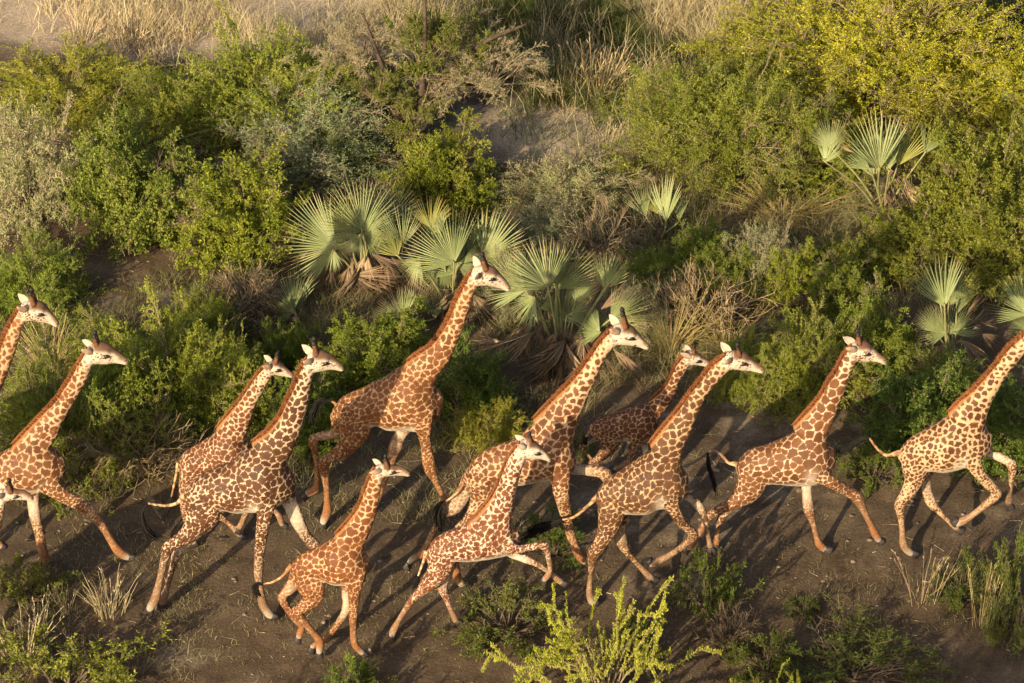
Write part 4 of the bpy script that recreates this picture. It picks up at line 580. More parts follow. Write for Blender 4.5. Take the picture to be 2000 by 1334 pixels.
        for q,rr in zip(tt,rad):
            c=st+(en-st)*q+fw*(.015*q)
            notch=1-.22*np.exp(-((th-0)/.25)**2)
            V.append(c+fw*(np.cos(th)*rr*1.12*notch)[:,None]+Yv*(np.sin(th)*rr*.86)[:,None])
        v,fs=rings(np.array(V)); link('hoof',mesh_np('hoof',v,fs,None,True),M['hoof'],root)
    # tail and tuft
    tp=np.asarray(g['tail'],float); P=catmull(np.column_stack([tp[:,0],np.zeros(len(tp)),tp[:,1]]),18)
    ln=np.linspace(0,1,18); rad=np.interp(ln,[0,.2,1],[.042,.026,.015])*S**.6
    P=np.vstack([P[0]+(P[0]-P[1])*2,P]); rad=np.concatenate([[.045*S**.6],rad])
    v,fs=tube(P,rad,8); nv=len(v); 
    tm=mesh_np('tail',v,fs,None,True)
    cr=np.array(lk['cream'])*np.array([.82,.70,.58])
    put_attr(tm,'base',np.tile(np.append(cr,1),(nv,1))); put_attr(tm,'patch',np.tile(np.append(lk['col'][0],1),(nv,1)))
    put_attr(tm,'edge',np.clip(vnoise(v*34,k)*2.2,0,8)); put_attr(tm,'amount',np.full(nv,.8)); put_attr(tm,'jag',np.full(nv,.3))
    to=link('tail',tm,M['fur'],root)
    tf=np.asarray(g['tuft'],float); P=catmull(np.column_stack([tf[:,0],np.zeros(len(tf)),tf[:,1]]),16)
    b=Bag(); big=S
    tw_={11:.45,4:.7,10:1.15}.get(k,.85)
    for h in range(int(150*tw_)):
        st=rng.uniform(0,.35); en=min(1.0,st+rng.uniform(.45,.75)); a=np.linspace(st,en,7)*15; i=np.minimum(a.astype(int),14); f=(a-i)[:,None]
        Q=P[i]*(1-f)+P[i+1]*f; off=rng.normal(0,.020*tw_,3)*big; spread=np.linspace(.3,1.6,7)[:,None]
        Q=Q+off*spread+np.cumsum(rng.normal(0,.004,(7,3)),0)
        v,fs=tube(Q,np.linspace(.012,.0035,7),3,False); b.add(v,fs,tone=rng.rand())
    link('tail_tuft',b.mesh('tail_tuft'),M['tuft'],to)
    return root
for k in sorted(GIRAFFES): build_giraffe(k)

# ------------------------------------------------------------------ shrubs, bushes and tufts
def perp(T,rng):
    r=rng.normal(size=T.shape); return unit(r-T*(r*T).sum(-1,keepdims=True))
class Curves:
    def __init__(s,P): s.P=P; s.n,s.k=P.shape[:2]
    def at(s,i,t):
        x=np.clip(t,0,.9999)*(s.k-1); j=x.astype(int); f=(x-j)[:,None]
        a,b=s.P[i,j],s.P[i,j+1]; return a*(1-f)+b*f, unit(b-a)
    def length(s): return np.linalg.norm(np.diff(s.P,axis=1),axis=2).sum(1)
def grow(p0,d,L,bend,k,rng,jit=.06):
    t=np.linspace(0,1,k); P=p0[:,None]+d[:,None]*(L[:,None]*t)[...,None]+bend[:,None]*(t**2)[None,:,None]
    w=np.cumsum(rng.normal(0,1,(len(p0),k,3)),1)*t[None,:,None]; return Curves(P+w*(jit*L)[:,None,None]/math.sqrt(k))
def strips(cv,r0,r1,sides):
    P=cv.P; T=unit(np.gradient(P,axis=1)); ref=np.array([.3,.5,.81]); A=unit(np.cross(T,ref)); B=np.cross(T,A)
    rad=np.linspace(0,1,cv.k)[None,:]; rad=r0[:,None]*(1-rad)+r1*rad
    if sides==1:
        V=np.stack([P-A*rad[...,None],P+A*rad[...,None]],2)
        n,k=P.shape[:2]; b=(np.arange(n)[:,None]*k+np.arange(k-1)[None])*2; q=np.stack([b,b+1,b+3,b+2],-1).reshape(-1,4)
    else:
        th=np.arange(sides)*2*np.pi/sides
        V=P[:,:,None]+rad[:,:,None,None]*(A[:,:,None]*np.cos(th)[:,None]+B[:,:,None]*np.sin(th)[:,None])
        n,k=P.shape[:2]; b=(np.arange(n)[:,None]*k+np.arange(k-1)[None])[...,None]*sides; j=np.arange(sides); q=np.stack([b+j,b+(j+1)%sides,b+sides+(j+1)%sides,b+sides+j],-1).reshape(-1,4)
    return V.reshape(-1,3),q
def leaves(pos,tan,n_up,size,wid,rng,spread,tone):
    n=len(pos); d=unit(tan*rng.uniform(.1,.8,(n,1))+perp(tan,rng)*spread+np.array([0,0,1.])*n_up+rng.normal(0,.15,(n,3)))
    s=unit(np.cross(d,rng.normal(size=(n,3)))); L=size*np.clip(rng.lognormal(0,.35,n),.4,2.1)[:,None]; W=wid*rng.uniform(.7,1.25,n)[:,None]
    b=pos; V=np.stack([b,b+d*L*.5+s*W*.5,b+d*L,b+d*L*.5-s*W*.5],1)
    return V.reshape(-1,3),np.arange(n*4).reshape(-1,4),np.repeat(tone,4)
STY={
 #            stems L1 L2  lenL1 lenL2 leaves size wid   arch gap  base
 'acacia':dict(stems=26,l1=10,l2=4,a1=.46,a2=.16,n=27000,size=.031,wid=.015,arch=.26,gap=.36,spread=.75,up=.30,rad=1.3,h=1.9,el=(8,84),fr=(.60,.30,.14)),
 'acacia_wide':dict(stems=36,l1=11,l2=4,a1=.42,a2=.13,n=42000,size=.032,wid=.016,arch=.36,gap=.36,spread=.75,up=.30,rad=1.9,h=2.1,el=(6,80),fr=(.60,.30,.14)),
 'leafy':dict(stems=22,l1=10,l2=8,a1=.31,a2=.16,n=21000,size=.031,wid=.021,arch=.05,gap=.44,spread=1.0,up=.3,rad=1.1,h=1.7,el=(4,86),fr=(.30,.64,.08)),
 'big':dict(stems=50,l1=12,l2=7,a1=.32,a2=.13,n=56000,size=.033,wid=.018,arch=.16,gap=.40,spread=.9,up=.3,rad=2.4,h=2.6,el=(3,84),fr=(.45,.50,.08)),
 'grey':dict(stems=32,l1=10,l2=8,a1=.34,a2=.16,n=15000,size=.034,wid=.012,arch=.10,gap=.30,spread=.6,up=.3,rad=1.2,h=1.6,el=(4,84),fr=(.35,.60,.08)),
 'low':dict(stems=26,l1=7,l2=4,a1=.38,a2=.18,n=7500,size=.029,wid=.014,arch=.10,gap=.40,spread=.8,up=.35,rad=.6,h=.7,el=(6,80),fr=(.42,.5,.1)),
 'brush':dict(stems=46,l1=8,l2=4,a1=.42,a2=.22,n=0,size=.03,wid=.01,arch=.10,gap=.3,spread=.8,up=.2,rad=.9,h=.8,el=(3,70),fr=(.4,.5,.1)),
 'spray':dict(stems=34,l1=4,l2=1,a1=.42,a2=.10,n=36000,size=.033,wid=.022,arch=.20,gap=.0,spread=1.4,up=.05,rad=1.55,h=2.1,el=(8,70),fr=(.62,.05,.48)),
}
def make_bush(style,seed):
    st=STY[style]; rng=np.random.RandomState(seed); Rr,H=st['rad'],st['h']; n=st['stems']
    az=(np.arange(n)+rng.uniform(-.4,.4,n))*2.399; el=np.radians(rng.uniform(st['el'][0],st['el'][1],n))
    d=np.stack([np.cos(az)*np.cos(el),np.sin(az)*np.cos(el),np.sin(el)],-1)
    lim=1/np.sqrt((d[:,0]**2+d[:,1]**2)/Rr**2+d[:,2]**2/H**2)
    lump=.84+.32*vnoise(d*2.2+seed,seed)                      # uneven outline
    L=lim*lump*rng.uniform(.85,1.08,n)
    p0=np.stack([rng.normal(0,.07*Rr,n),rng.normal(0,.07*Rr,n),np.zeros(n)-.03],-1)
    out=np.stack([np.cos(az),np.sin(az),np.zeros(n)],-1)
    d0=unit(d+np.array([0,0,.28])); bend=out*(L*st['arch'])[:,None]-np.array([0,0,1.])*(L*(st['arch']*.9+.12))[:,None]
    S0=grow(p0,d0,L,bend,7,rng,.10 if style!='spray' else .24)
    def kids(par,m,tmin,a,rng,ang,upb,k):
        i=np.repeat(np.arange(par.n),m); t=tmin+(1-tmin)*rng.uniform(0,1,len(i))**.8
        p,T=par.at(i,t); g=np.radians(rng.uniform(ang[0],ang[1],len(i)))[:,None]
        dd=unit(T*np.cos(g)+perp(T,rng)*np.sin(g)+np.array([0,0,upb])+unit(p*np.array([1,1,.4]))*.25)
        LL=a*Rr*rng.uniform(.5,1.15,len(i))*(1.15-.5*t)
        return grow(p,dd,LL,np.array([0,0,-.22])*LL[:,None]*st['arch']*3+rng.normal(0,.1,(len(i),3))*LL[:,None],5 if k>4 else k,rng,.10)
    S1=kids(S0,st['l1'],.25,st['a1'],rng,(25,75),.15,5)
    S2=kids(S1,st['l2'],.2,st['a2'],rng,(30,80),.12,3)
    keep=S2.P[:,-1,2]>.02; S2=Curves(S2.P[keep])
    wood=Bag()
    rs=.011*math.sqrt(Rr); tn=.45
    v,q=strips(S0,np.full(S0.n,rs*1.8),rs*.4,4); wood.add(v,[q],tone=np.repeat(rng.rand(S0.n)*.5+.2,S0.k*4))
    v,q=strips(S1,np.full(S1.n,rs*.62),.0025,3); wood.add(v,[q],tone=np.repeat(rng.rand(S1.n)*.6+.2,S1.k*3))
    v,q=strips(S2,np.full(S2.n,.0042 if style!='brush' else .0048),.0018,1); wood.add(v,[q],tone=np.repeat(rng.rand(S2.n),S2.k*2))
    wm=wood.mesh(style+'_branches')
    if st['n']==0: return wm,None
    # leaves on twigs and twiglets, thinned by a noise field so that the crown has clumps and gaps
    pos=[];tan=[]
    for cv,frac,tmin in ((S1,st['fr'][0],.1),(S2,st['fr'][1],.0),(S0,st['fr'][2],.45 if style!='spray' else .3)):
        m=int(st['n']*frac*1.7); Ls=cv.length(); i=rng.choice(cv.n,m,p=Ls/Ls.sum()); t=tmin+(1-tmin)*rng.rand(m); p,T=cv.at(i,t); pos.append(p);tan.append(T)
    pos=np.concatenate(pos);tan=np.concatenate(tan)
    nz=vnoise(pos*(2.6/Rr**.5)+seed,seed)*.65+vnoise(pos*(6.5/Rr**.5)+seed,seed+3)*.35
    ok=(nz+rng.normal(0,.06,len(nz))>st['gap'])&(pos[:,2]>.03)
    rr=np.sqrt((pos[:,0]/Rr)**2+(pos[:,1]/Rr)**2+(pos[:,2]/H)**2); ok&=rng.rand(len(rr))<np.clip(rr*1.5,.12,1)
    idx=np.where(ok)[0]; idx=rng.permutation(idx)[:st['n']]; pos,tan,nz=pos[idx],tan[idx],nz[idx]
    tone=np.clip(.5+rng.normal(0,.17,len(pos))+(vnoise(pos*1.7,seed+9)-.5)*.5,0,1)
    v,q,tn=leaves(pos,tan,st['up'],st['size'],st['wid'],rng,st['spread'],tone)
    lm=mesh_np(style+'_foliage',v,[q],{'tone':tn})
    return wm,lm
def make_tuft(style,seed):
    rng=np.random.RandomState(seed); n=(70,44,20)[seed%3] if style=='straw' else 150
    Rr,H=.35,.8
    az=rng.uniform(0,2*np.pi,n); lean=np.abs(rng.normal(0,(.16,.26,.34)[seed%3] if style=='straw' else .45,n)); r0=rng.uniform(0,.55,n)**.7*.30
    p0=np.stack([np.cos(az)*r0,np.sin(az)*r0,np.zeros(n)-.02],-1); d=unit(np.stack([np.cos(az)*lean,np.sin(az)*lean,np.ones(n)],-1)+rng.normal(0,.05,(n,3)))
    L=H*rng.uniform(.35,1.08,n); bend=np.stack([np.cos(az),np.sin(az),-np.ones(n)*.8],-1)*(L*(.12 if style=='straw' else .38)*rng.uniform(.3,1.6,n))[:,None]
    cv=grow(p0,d,L,bend,6,rng,.04); v,q=strips(cv,np.full(n,.0065),.003,3 if style=='straw' else 1)
    b=Bag(); k=3 if style=='straw' else 1
    b.add(v,[q],tone=np.repeat(np.clip(rng.normal(.55,.22,n),0,1),cv.k*(3 if k==3 else 2)))
    if style=='straw':                                        # seed heads and sheaths on the stems
        m=110; i=rng.randint(0,n,m); p,T=cv.at(i,rng.uniform(.5,1,m)); v,q,tn=leaves(p,T,.4,.06,.012,rng,.25,rng.uniform(.4,1,m)); b.add(v,[q],tone=tn)
    return b.mesh(style+'_tuft')
PROTO={}
for i,(stl,cnt) in enumerate((('acacia',3),('acacia_wide',2),('leafy',4),('big',2),('grey',2),('low',3),('brush',2),('spray',1))):
    PROTO[stl]=[make_bush(stl,11+i*7+j) for j in range(cnt)]
PROTO['straw']=[(make_tuft('straw',51+j),None) for j in range(3)]
PROTO['grass']=[(make_tuft('grass',71+j),None) for j in range(3)]
for stl,l in PROTO.items():
    for wm,lm in l:
        wm.materials.append(M['brush'] if stl=='brush' else M['straw'] if stl=='straw' else M['grass'] if stl=='grass' else M['pale_wood'] if stl=='grey' else M['dark_twig'] if stl=='low' else M['wood'])
        if lm is not None: lm.materials.append({'acacia_wide':M['acacia'],'big':M['acacia'],'low':M['leafy']}.get(stl) or M[stl])
NATIVE={k:(v['rad'],v['h']) for k,v in STY.items()}; NATIVE['straw']=(.33,.8); NATIVE['grass']=(.45,.75)
NAMES={'acacia':'acacia_bush','acacia_wide':'acacia_bush','leafy':'leafy_bush','big':'large_acacia','grey':'grey_bush','low':'low_shrub','brush':'dry_brushwood','spray':'acacia_bush','straw':'straw_tuft','grass':'grass_clump'}
GROUPS={'acacia':'acacia bushes beside the trail','acacia_wide':'acacia bushes beside the trail','leafy':'leafy bushes on the slope','big':'large acacias','grey':'grey twiggy bushes','low':'low shrubs on the soil','brush':'heaps of dry brushwood','spray':'sunlit acacia tops','straw':'tufts of dry straw','grass':'arching grass clumps'}
PLANTS = [
 ('acacia', -7.69, 7.62, 1.45, 1.3, 'yellow-green feathery acacia bush at the foot of the straw-covered sandy bank', 'bush', (1.25, 1.18, 0.85)),
 ('acacia', -5.79, 6.78, 0.95, 1.67, 'small feathery acacia wedged between two larger green acacias under the sandy bank', 'bush', (1.05, 1.1, 0.9)),
 ('acacia_wide', -4.16, 6.89, 2.05, 2.19, 'broad bright green acacia with arching bottlebrush branches in front of the straw', 'bush', (1.12, 1.17, 0.95)),
 ('grey', -7.96, 3.82, 1.19, 2.45, 'pale beige twiggy bush behind the spiny acacia at the edge of the picture', 'bush', (0.96, 1.0, 0.78)),
 ('leafy', -6.28, 3.49, 1.32, 2.39, 'leafy green bush with bare brown stems showing at its foot', 'bush', (0.95, 1, 0.9)),
 ('leafy', -4.43, 2.83, 1.31, 1.91, 'leafy bush with a yellow-green top, just behind the fan palm clump', 'bush', (1.15, 1.15, 0.7)),
 ('grey', -3.43, 5.48, 1.59, 1.57, 'round silver-green bush between the arching acacia and the fan palms', 'bush', (0.72, 0.86, 0.72)),
 ('leafy', -1.11, 4.4, 1.06, 1.57, 'dense green bush beside the bare sand patch, behind the fan palms', 'bush', (1.0, 1.0, 0.6)),
 ('grey', 0.94, 4.21, 1.15, 0.99, 'pale brushy shrub with straw stems, below the bare sand patch', 'shrub', (0.98, 1.0, 0.74)),
 ('grey', 0.5, 2.82, 0.95, 0.88, 'dull green twiggy shrub between the fan palm clumps and the lone palm', 'shrub', (0.8, 0.85, 0.75)),
 ('big', 3.48, 5.76, 1.98, 2.16, 'mid green acacia with loose outline beside the tall straw grass', 'bush', (0.95, 0.98, 0.85)),
 ('big', 6.68, 8.33, 3.12, 2.39, 'huge yellow-green acacia rising to the top edge above the silvery palm', 'bush', (1.6, 1.45, 0.75)),  # tint raised: extra sunlit brightness put into the leaf colour
 ('acacia_wide', 4.98, 8.59, 1.86, 1.91, 'yellowish acacia between the tall straw grass and the huge acacia', 'bush', (1.15, 1.1, 0.65)),
 ('leafy', 5.18, 5.16, 1.17, 1.55, 'low leafy growth filling the gap under the huge acacia', 'bush', (1.0, 1.0, 0.7)),
 ('leafy', 7.64, 3.54, 1.28, 2.32, 'olive leafy bush with a bare forked branch, beside the silvery palm', 'bush', (1.05, 1.0, 0.75)),
 ('leafy', 7.93, 2.13, 1.34, 1.76, 'olive leafy bush overhanging the palms with dead brown fans', 'bush', (1.0, 0.95, 0.75)),
 ('leafy', 6.38, 2.36, 0.98, 1.05, 'leafy thicket between the bare dusty slope and the olive bushes', 'bush', (1.05, 1.0, 0.75)),
 ('grey', 5.55, 4.39, 1.29, 0.42, 'dry mixed brush tangled around the foot of the silvery palm', 'shrub', (0.98, 0.95, 0.7)),
 ('leafy', 4.45, 1.29, 0.59, 1.08, 'small rounded yellow-green bush standing alone on the dusty slope', 'bush', (1.15, 1.15, 0.65)),
 ('grey', 4.02, 1.65, 0.66, 1.23, 'thin grey-green shrub beside the small rounded bush', 'shrub', (0.95, 1, 0.85)),
 ('acacia', 4.5, -1.46, 0.93, 1.86, 'light green bush crossed by the dark shadow of a giraffe neck', 'bush', (1.05, 1.05, 0.9)),
 ('leafy', 5.52, -0.91, 0.89, 1.61, 'green bush right behind the head of the pale-faced giraffe', 'bush', (0.95, 1, 0.8)),
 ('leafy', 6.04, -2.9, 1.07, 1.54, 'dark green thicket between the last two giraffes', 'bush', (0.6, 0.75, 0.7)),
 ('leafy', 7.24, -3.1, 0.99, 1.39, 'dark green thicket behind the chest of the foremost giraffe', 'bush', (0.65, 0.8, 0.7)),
 ('acacia', 6.6, -1.89, 0.71, 1.26, 'pale spindly acacia below the palm with a dead tan fan', 'bush', (0.85, 0.95, 0.9)),
 ('low', 5.34, -3.93, 0.49, 0.81, 'small bright green shrub by the tail tuft of the foremost giraffe', 'shrub', (0.8, 0.95, 0.6)),
 ('acacia', 2.47, 1.8, 0.75, 0.72, 'low fresh green acacia beside the clump of fan palms', 'bush', (0.85, 1, 0.8)),
 ('brush', 2.97, 0.31, 1.17, 1.08, 'tangle of dry straw-coloured twigs behind the half-hidden young giraffe', 'brushwood', (1.1, 1.05, 0.9)),
 ('brush', 1.41, 2.62, 0.9, 0.9, 'dry grey brushwood between the lone palm and the big palm clump', 'brushwood', (0.8, 0.8, 0.75)),
 ('brush', -4.21, 0.71, 0.87, 0.88, 'low dry brushwood under the yellow-topped leafy bush', 'brushwood', (0.8, 0.75, 0.7)),
 ('leafy', -2.05, -1.06, 1.1, 1.27, 'leafy shrub dotted with pale flowers behind the rump of the tallest giraffe', 'shrub', (1.0, 1.05, 0.75)),
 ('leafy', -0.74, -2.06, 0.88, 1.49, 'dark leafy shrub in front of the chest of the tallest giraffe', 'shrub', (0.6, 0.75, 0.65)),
 ('acacia', -0.34, -2.82, 0.58, 1.03, 'pale yellow-green bush at the shady foot of the palm clump', 'bush', (1.15, 1.05, 0.8)),
 ('acacia', -7.64, 1.02, 0.88, 1.73, 'spiny light green acacia sapling in front of the beige bush', 'bush', (0.85, 1, 0.85)),
 ('acacia', -5.18, -2.24, 1.25, 2.5, 'big sprawling acacia with upright sprays, between the giraffes on the trail', 'bush', (1.0, 1.05, 0.8)),
 ('acacia_wide', -6.55, -3.12, 1.36, 2.49, 'wide dark-based acacia behind the neck of the trailing giraffe', 'bush', (0.85, 0.95, 0.75)),
 ('acacia', -4.33, -2.12, 0.79, 1.91, 'acacia with long sprays behind the juvenile giraffe with a white rump', 'bush', (1.0, 1.05, 0.8)),
 ('leafy', -3.06, -2.87, 0.7, 1.56, 'green shrub between the dark-patched giraffe and the tallest giraffe', 'shrub', (0.75, 0.9, 0.65)),
 ('brush', -5.45, -3.54, 1.23, 1.18, 'dry dead brush in front of the sprawling acacia', 'brushwood', (0.75, 0.72, 0.6)),
 ('brush', -6.65, -3.61, 0.82, 1.01, 'dry dead brush under the wide dark-based acacia', 'brushwood', (0.7, 0.68, 0.55)),
 ('acacia', -6.18, -1.03, 0.72, 1.51, 'acacia with fine upright sprays behind the head of the trailing giraffe', 'bush', (0.95, 1.05, 0.8)),
 ('acacia', -4.83, -0.08, 0.6, 1.41, 'small acacia sprays rising at the rim of the bare dark hollow', 'bush', (1.05, 1.1, 0.8)),
 ('leafy', 3.43, 1.31, 0.62, 1.05, 'low green shrub on the slope between the lone palm and the rounded bush', 'shrub', (0.85, 0.92, 0.7)),
 ('grey', 1.88, -0.11, 0.56, 1.24, 'grey-green scrub at the dry side of the palm clump with the hanging skirt', 'shrub', (0.85, 0.9, 0.75)),
 ('leafy', 5.41, 2.13, 0.67, 0.73, 'thin scrub fringing the bare dusty slope below the silvery palm', 'shrub', (0.95, 0.95, 0.7)),
 ('acacia', 3.52, -1.49, 0.46, 1.44, 'pale sprays of acacia at the edge of the dusty trail, beside the light green bush', 'bush', (1.0, 1.05, 0.85)),
 ('leafy', -3.48, -0.7, 0.56, 0.94, 'green scrub behind the horns of the dark-patched giraffe', 'shrub', (0.85, 0.95, 0.7)),
 ('grey', 0.0, 0.81, 0.57, 1.35, 'drab scrub half hidden behind the fan palms', 'shrub', (0.7, 0.75, 0.65)),
 ('acacia_wide', 7.83, 7.26, 1.59, 1.7, 'yellow-green acacia filling the top corner beside the huge acacia', 'bush', (1.5, 1.38, 0.8)),  # leaf tint lifted as for strong sun, like the huge acacia
 ('acacia', 3.82, -1.59, 0.63, 1.4, 'acacia over the shady end of the dusty trail, before the light green bush', 'bush', (0.85, 0.95, 0.75)),
 ('leafy', 3.06, 2.13, 0.67, 0.93, 'leafy scrub just beyond the tangle of dry straw-coloured twigs', 'shrub', (0.8, 0.9, 0.65)),
 ('low', 6.27, 3.85, 1.01, 0.27, 'low growth spread before the stalks of the silvery palm', 'shrub', (0.95, 0.95, 0.7)),
 ('leafy', 5.19, 0.87, 0.66, 1.21, 'leafy scrub at the far side of the dusty slope, under the olive bushes', 'shrub', (0.9, 0.95, 0.7)),
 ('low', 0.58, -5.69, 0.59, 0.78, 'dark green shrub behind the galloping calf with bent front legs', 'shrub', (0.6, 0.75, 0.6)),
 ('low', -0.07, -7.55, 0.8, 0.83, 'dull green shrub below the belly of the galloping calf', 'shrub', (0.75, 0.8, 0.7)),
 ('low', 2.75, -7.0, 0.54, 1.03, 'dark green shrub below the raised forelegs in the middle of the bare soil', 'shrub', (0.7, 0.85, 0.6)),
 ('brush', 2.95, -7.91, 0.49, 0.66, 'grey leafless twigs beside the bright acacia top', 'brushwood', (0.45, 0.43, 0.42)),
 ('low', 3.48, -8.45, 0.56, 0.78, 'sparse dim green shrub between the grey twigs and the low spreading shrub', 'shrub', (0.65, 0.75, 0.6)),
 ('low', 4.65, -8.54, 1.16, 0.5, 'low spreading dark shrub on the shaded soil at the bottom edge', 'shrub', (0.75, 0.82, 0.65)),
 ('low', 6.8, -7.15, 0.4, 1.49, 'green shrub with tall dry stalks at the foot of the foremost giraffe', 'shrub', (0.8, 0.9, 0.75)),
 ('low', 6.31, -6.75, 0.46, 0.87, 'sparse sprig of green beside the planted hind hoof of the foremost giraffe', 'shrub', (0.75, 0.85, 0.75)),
 ('low', -6.0, -8.97, 1.19, 0.79, 'yellow-green shrub at the bottom corner below the straw tufts', 'shrub', (1.6, 1.5, 1.0)),
 ('low', -6.73, -6.8, 0.58, 0.67, 'pale fine-leaved shrub beside the dark straight leg of the trailing giraffe', 'shrub', (1.15, 1.1, 0.9)),
 ('low', -2.13, -9.17, 0.48, 0.88, 'small green sprig beneath the hooves of the running calf', 'shrub', (0.8, 1, 0.7)),
 ('spray', 1.23, -9.32, 0.97, 2.53, 'sunlit yellow-green acacia top with bottlebrush branches at the bottom edge', 'bush', (1, 1, 1)),
 ('spray', 3.32, -9.87, 0.77, 1.05, 'tips of a second sunlit acacia peeping over the bottom edge', 'bush', (1, 1, 1)),
 ('straw', -5.59, -7.09, 0.35, 0.69, 'upright clump of dry straw stems on the lit soil', 'grass tuft', (1, 1, 1)),
 ('straw', -6.53, -7.61, 0.23, 0.73, 'thin pale straw tuft above the yellow-green corner shrub', 'grass tuft', (1, 1, 1)),
 ('straw', -6.64, -8.17, 0.45, 0.68, 'ragged straw tuft at the edge of the yellow-green corner shrub', 'grass tuft', (1, 1, 1)),
 ('straw', -6.2, -7.12, 0.15, 0.58, 'two or three lone straw stems beside the upright clump', 'grass tuft', (1, 1, 1)),
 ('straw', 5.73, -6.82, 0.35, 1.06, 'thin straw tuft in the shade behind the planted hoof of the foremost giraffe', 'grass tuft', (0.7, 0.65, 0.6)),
 ('straw', 6.49, -7.37, 0.23, 1.32, 'tall dry stalks rising from the green shrub at the picture edge', 'grass tuft', (0.9, 0.85, 0.7)),
 ('straw', -6.85, 10.24, 0.6, 0.85, 'tall pale straw clump on the sandy bank, fullest of those there', 'grass tuft', (1.1, 1.05, 1)),
 ('straw', -5.84, 10.34, 0.35, 0.48, 'small straw clump on the sandy bank above the small acacia', 'grass tuft', (1.1, 1.05, 1)),
 ('straw', -7.79, 10.32, 0.45, 0.59, 'straw clump on the sandy bank above the yellow-green acacia', 'grass tuft', (1.1, 1.05, 1)),
 ('straw', -6.41, 9.4, 0.3, 0.56, 'short straw clump poking up behind the small acacia', 'grass tuft', (1.0, 0.95, 0.9)),
 ('straw', 1.58, 6.24, 0.24, 0.77, 'straw tuft standing in front of the bare sand patch', 'grass tuft', (1, 1, 0.9)),
 ('straw', 0.9, 8.12, 0.63, 0.91, 'dense upright straw at the far rim of the bare sand patch', 'grass tuft', (1, 0.95, 0.8)),
 ('straw', 1.53, 8.04, 0.53, 1.07, 'bright straw stand next to the mid green acacia', 'grass tuft', (1.1, 1, 0.85)),
 ('grass', -4.22, 0.92, 0.39, 1.01, 'arching grey-green grass clump near the smallest fan palm', 'grass clump', (0.8, 0.8, 0.8)),
 ('grass', 2.46, -0.41, 0.56, 1.23, 'pale arching grass behind the back of the half-hidden young giraffe', 'grass clump', (1.2, 1.1, 0.9)),
 ('grass', -4.61, -0.44, 0.51, 1.26, 'pale arching grass inside the sprawling acacia', 'grass clump', (1.1, 1, 0.8)),
 ('grass', -7.08, -1.06, 0.47, 1.36, 'pale grass clump behind the head of the rearmost giraffe', 'grass clump', (1.2, 1.1, 0.9)),
 ('grass', 4.49, 3.85, 0.78, 0.68, 'long dry grass hanging under the mid green acacia', 'grass clump', (1.2, 1.0, 0.8)),
 ('grass', 3.34, -0.44, 0.51, 0.87, 'brown grass clump at the edge of the dusty trail', 'grass clump', (1, 0.9, 0.7)),
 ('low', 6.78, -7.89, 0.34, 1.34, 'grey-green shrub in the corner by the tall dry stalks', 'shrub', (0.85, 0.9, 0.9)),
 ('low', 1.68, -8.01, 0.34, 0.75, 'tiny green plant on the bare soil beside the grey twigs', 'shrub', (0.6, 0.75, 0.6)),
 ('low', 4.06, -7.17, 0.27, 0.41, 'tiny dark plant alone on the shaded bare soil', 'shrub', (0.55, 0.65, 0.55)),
 ('low', 0.99, -3.27, 0.21, 0.58, 'tiny tuft of green on the trail between two giraffes', 'shrub', (0.6, 0.7, 0.6)),
]
for i,(stl,x,y,r,h,label,cat,tint) in enumerate(PLANTS):
    rng=random.Random(i*3+1); wm,lm=PROTO[stl][i%len(PROTO[stl]) if stl!='straw' else (2 if r<.25 or 'thin' in label or 'tall dry' in label else 0 if 'upright' in label or 'full' in label else 1)]; nr_,nh_=NATIVE[stl]
    z=float(ground_h(np.array([x]),np.array([y]))[0])
    if stl=='low': tint=(tint[0]*.72,tint[1]*.74,tint[2]*.75)  # shade put into the tint: low shrubs darkened, their own leaves are brighter
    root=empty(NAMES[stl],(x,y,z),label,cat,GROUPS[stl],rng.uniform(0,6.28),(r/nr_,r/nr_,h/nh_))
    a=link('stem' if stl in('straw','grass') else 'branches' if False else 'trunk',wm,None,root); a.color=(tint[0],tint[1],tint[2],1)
    if lm is not None:
        for q in range(4 if stl in('acacia','acacia_wide','leafy','big') else 3 if stl=='grey' else 1):
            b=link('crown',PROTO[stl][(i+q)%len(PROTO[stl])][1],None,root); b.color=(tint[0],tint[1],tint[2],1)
            b.rotation_euler=(0,0,q*1.7); k=1.02-.08*q; b.scale=(k,k,k)

# thorn tree with bare trunk among the far bushes
def thorn_tree():
    root=empty('thorn_tree',(-1.75,6.2,0),'thorn tree with dark leaning trunk and a wide grey-green crown beside the bare sand patch','tree')
    b=Bag(); rng=np.random.RandomState(5)
    limbs=[((0,0,-.1),(-.1,0,.8),(-.45,-.1,1.7),(-.75,0,2.6)),((.05,0,.0),(.2,0,.9),(.28,-.1,2.0),(.30,0,3.1)),((.02,0,.5),(.5,.1,1.2),(1.2,.2,1.9),(2.0,.2,2.3)),((0,0,.3),(-.5,.3,1.0),(-1.2,.4,1.8))]
    for i,l in enumerate(limbs):
        P=catmull(np.array(l),14); v,fs=tube(P,np.linspace(.085,.02,14),8); b.add(v,fs)
    link('trunk',b.mesh('trunk',True),M['trunk'],root)
    for ti,(x,y,z,s,hh) in enumerate(((1.35,.1,1.15,.95,.66),(.25,.0,1.5,.75,.75),(-.8,.1,1.6,.65,.7),(.1,-.25,.5,.6,.55),(.7,.3,1.5,.7,.7),(-.5,-.1,.9,.5,.5))):
        wm,lm=PROTO['grey' if ti in(0,2) else 'leafy'][0]
        o=link('crown',lm,None,root); o.location=(x,y,z); o.scale=(s,s,hh); o.rotation_euler=(0,0,x*3); o.color=(.95,.92,.75,1) if ti in(0,2) else (.85,.85,.75,1)
        o=link('branch',wm,None,root); o.location=(x,y,z); o.scale=(s,s,hh); o.rotation_euler=(0,0,x*3)
thorn_tree()

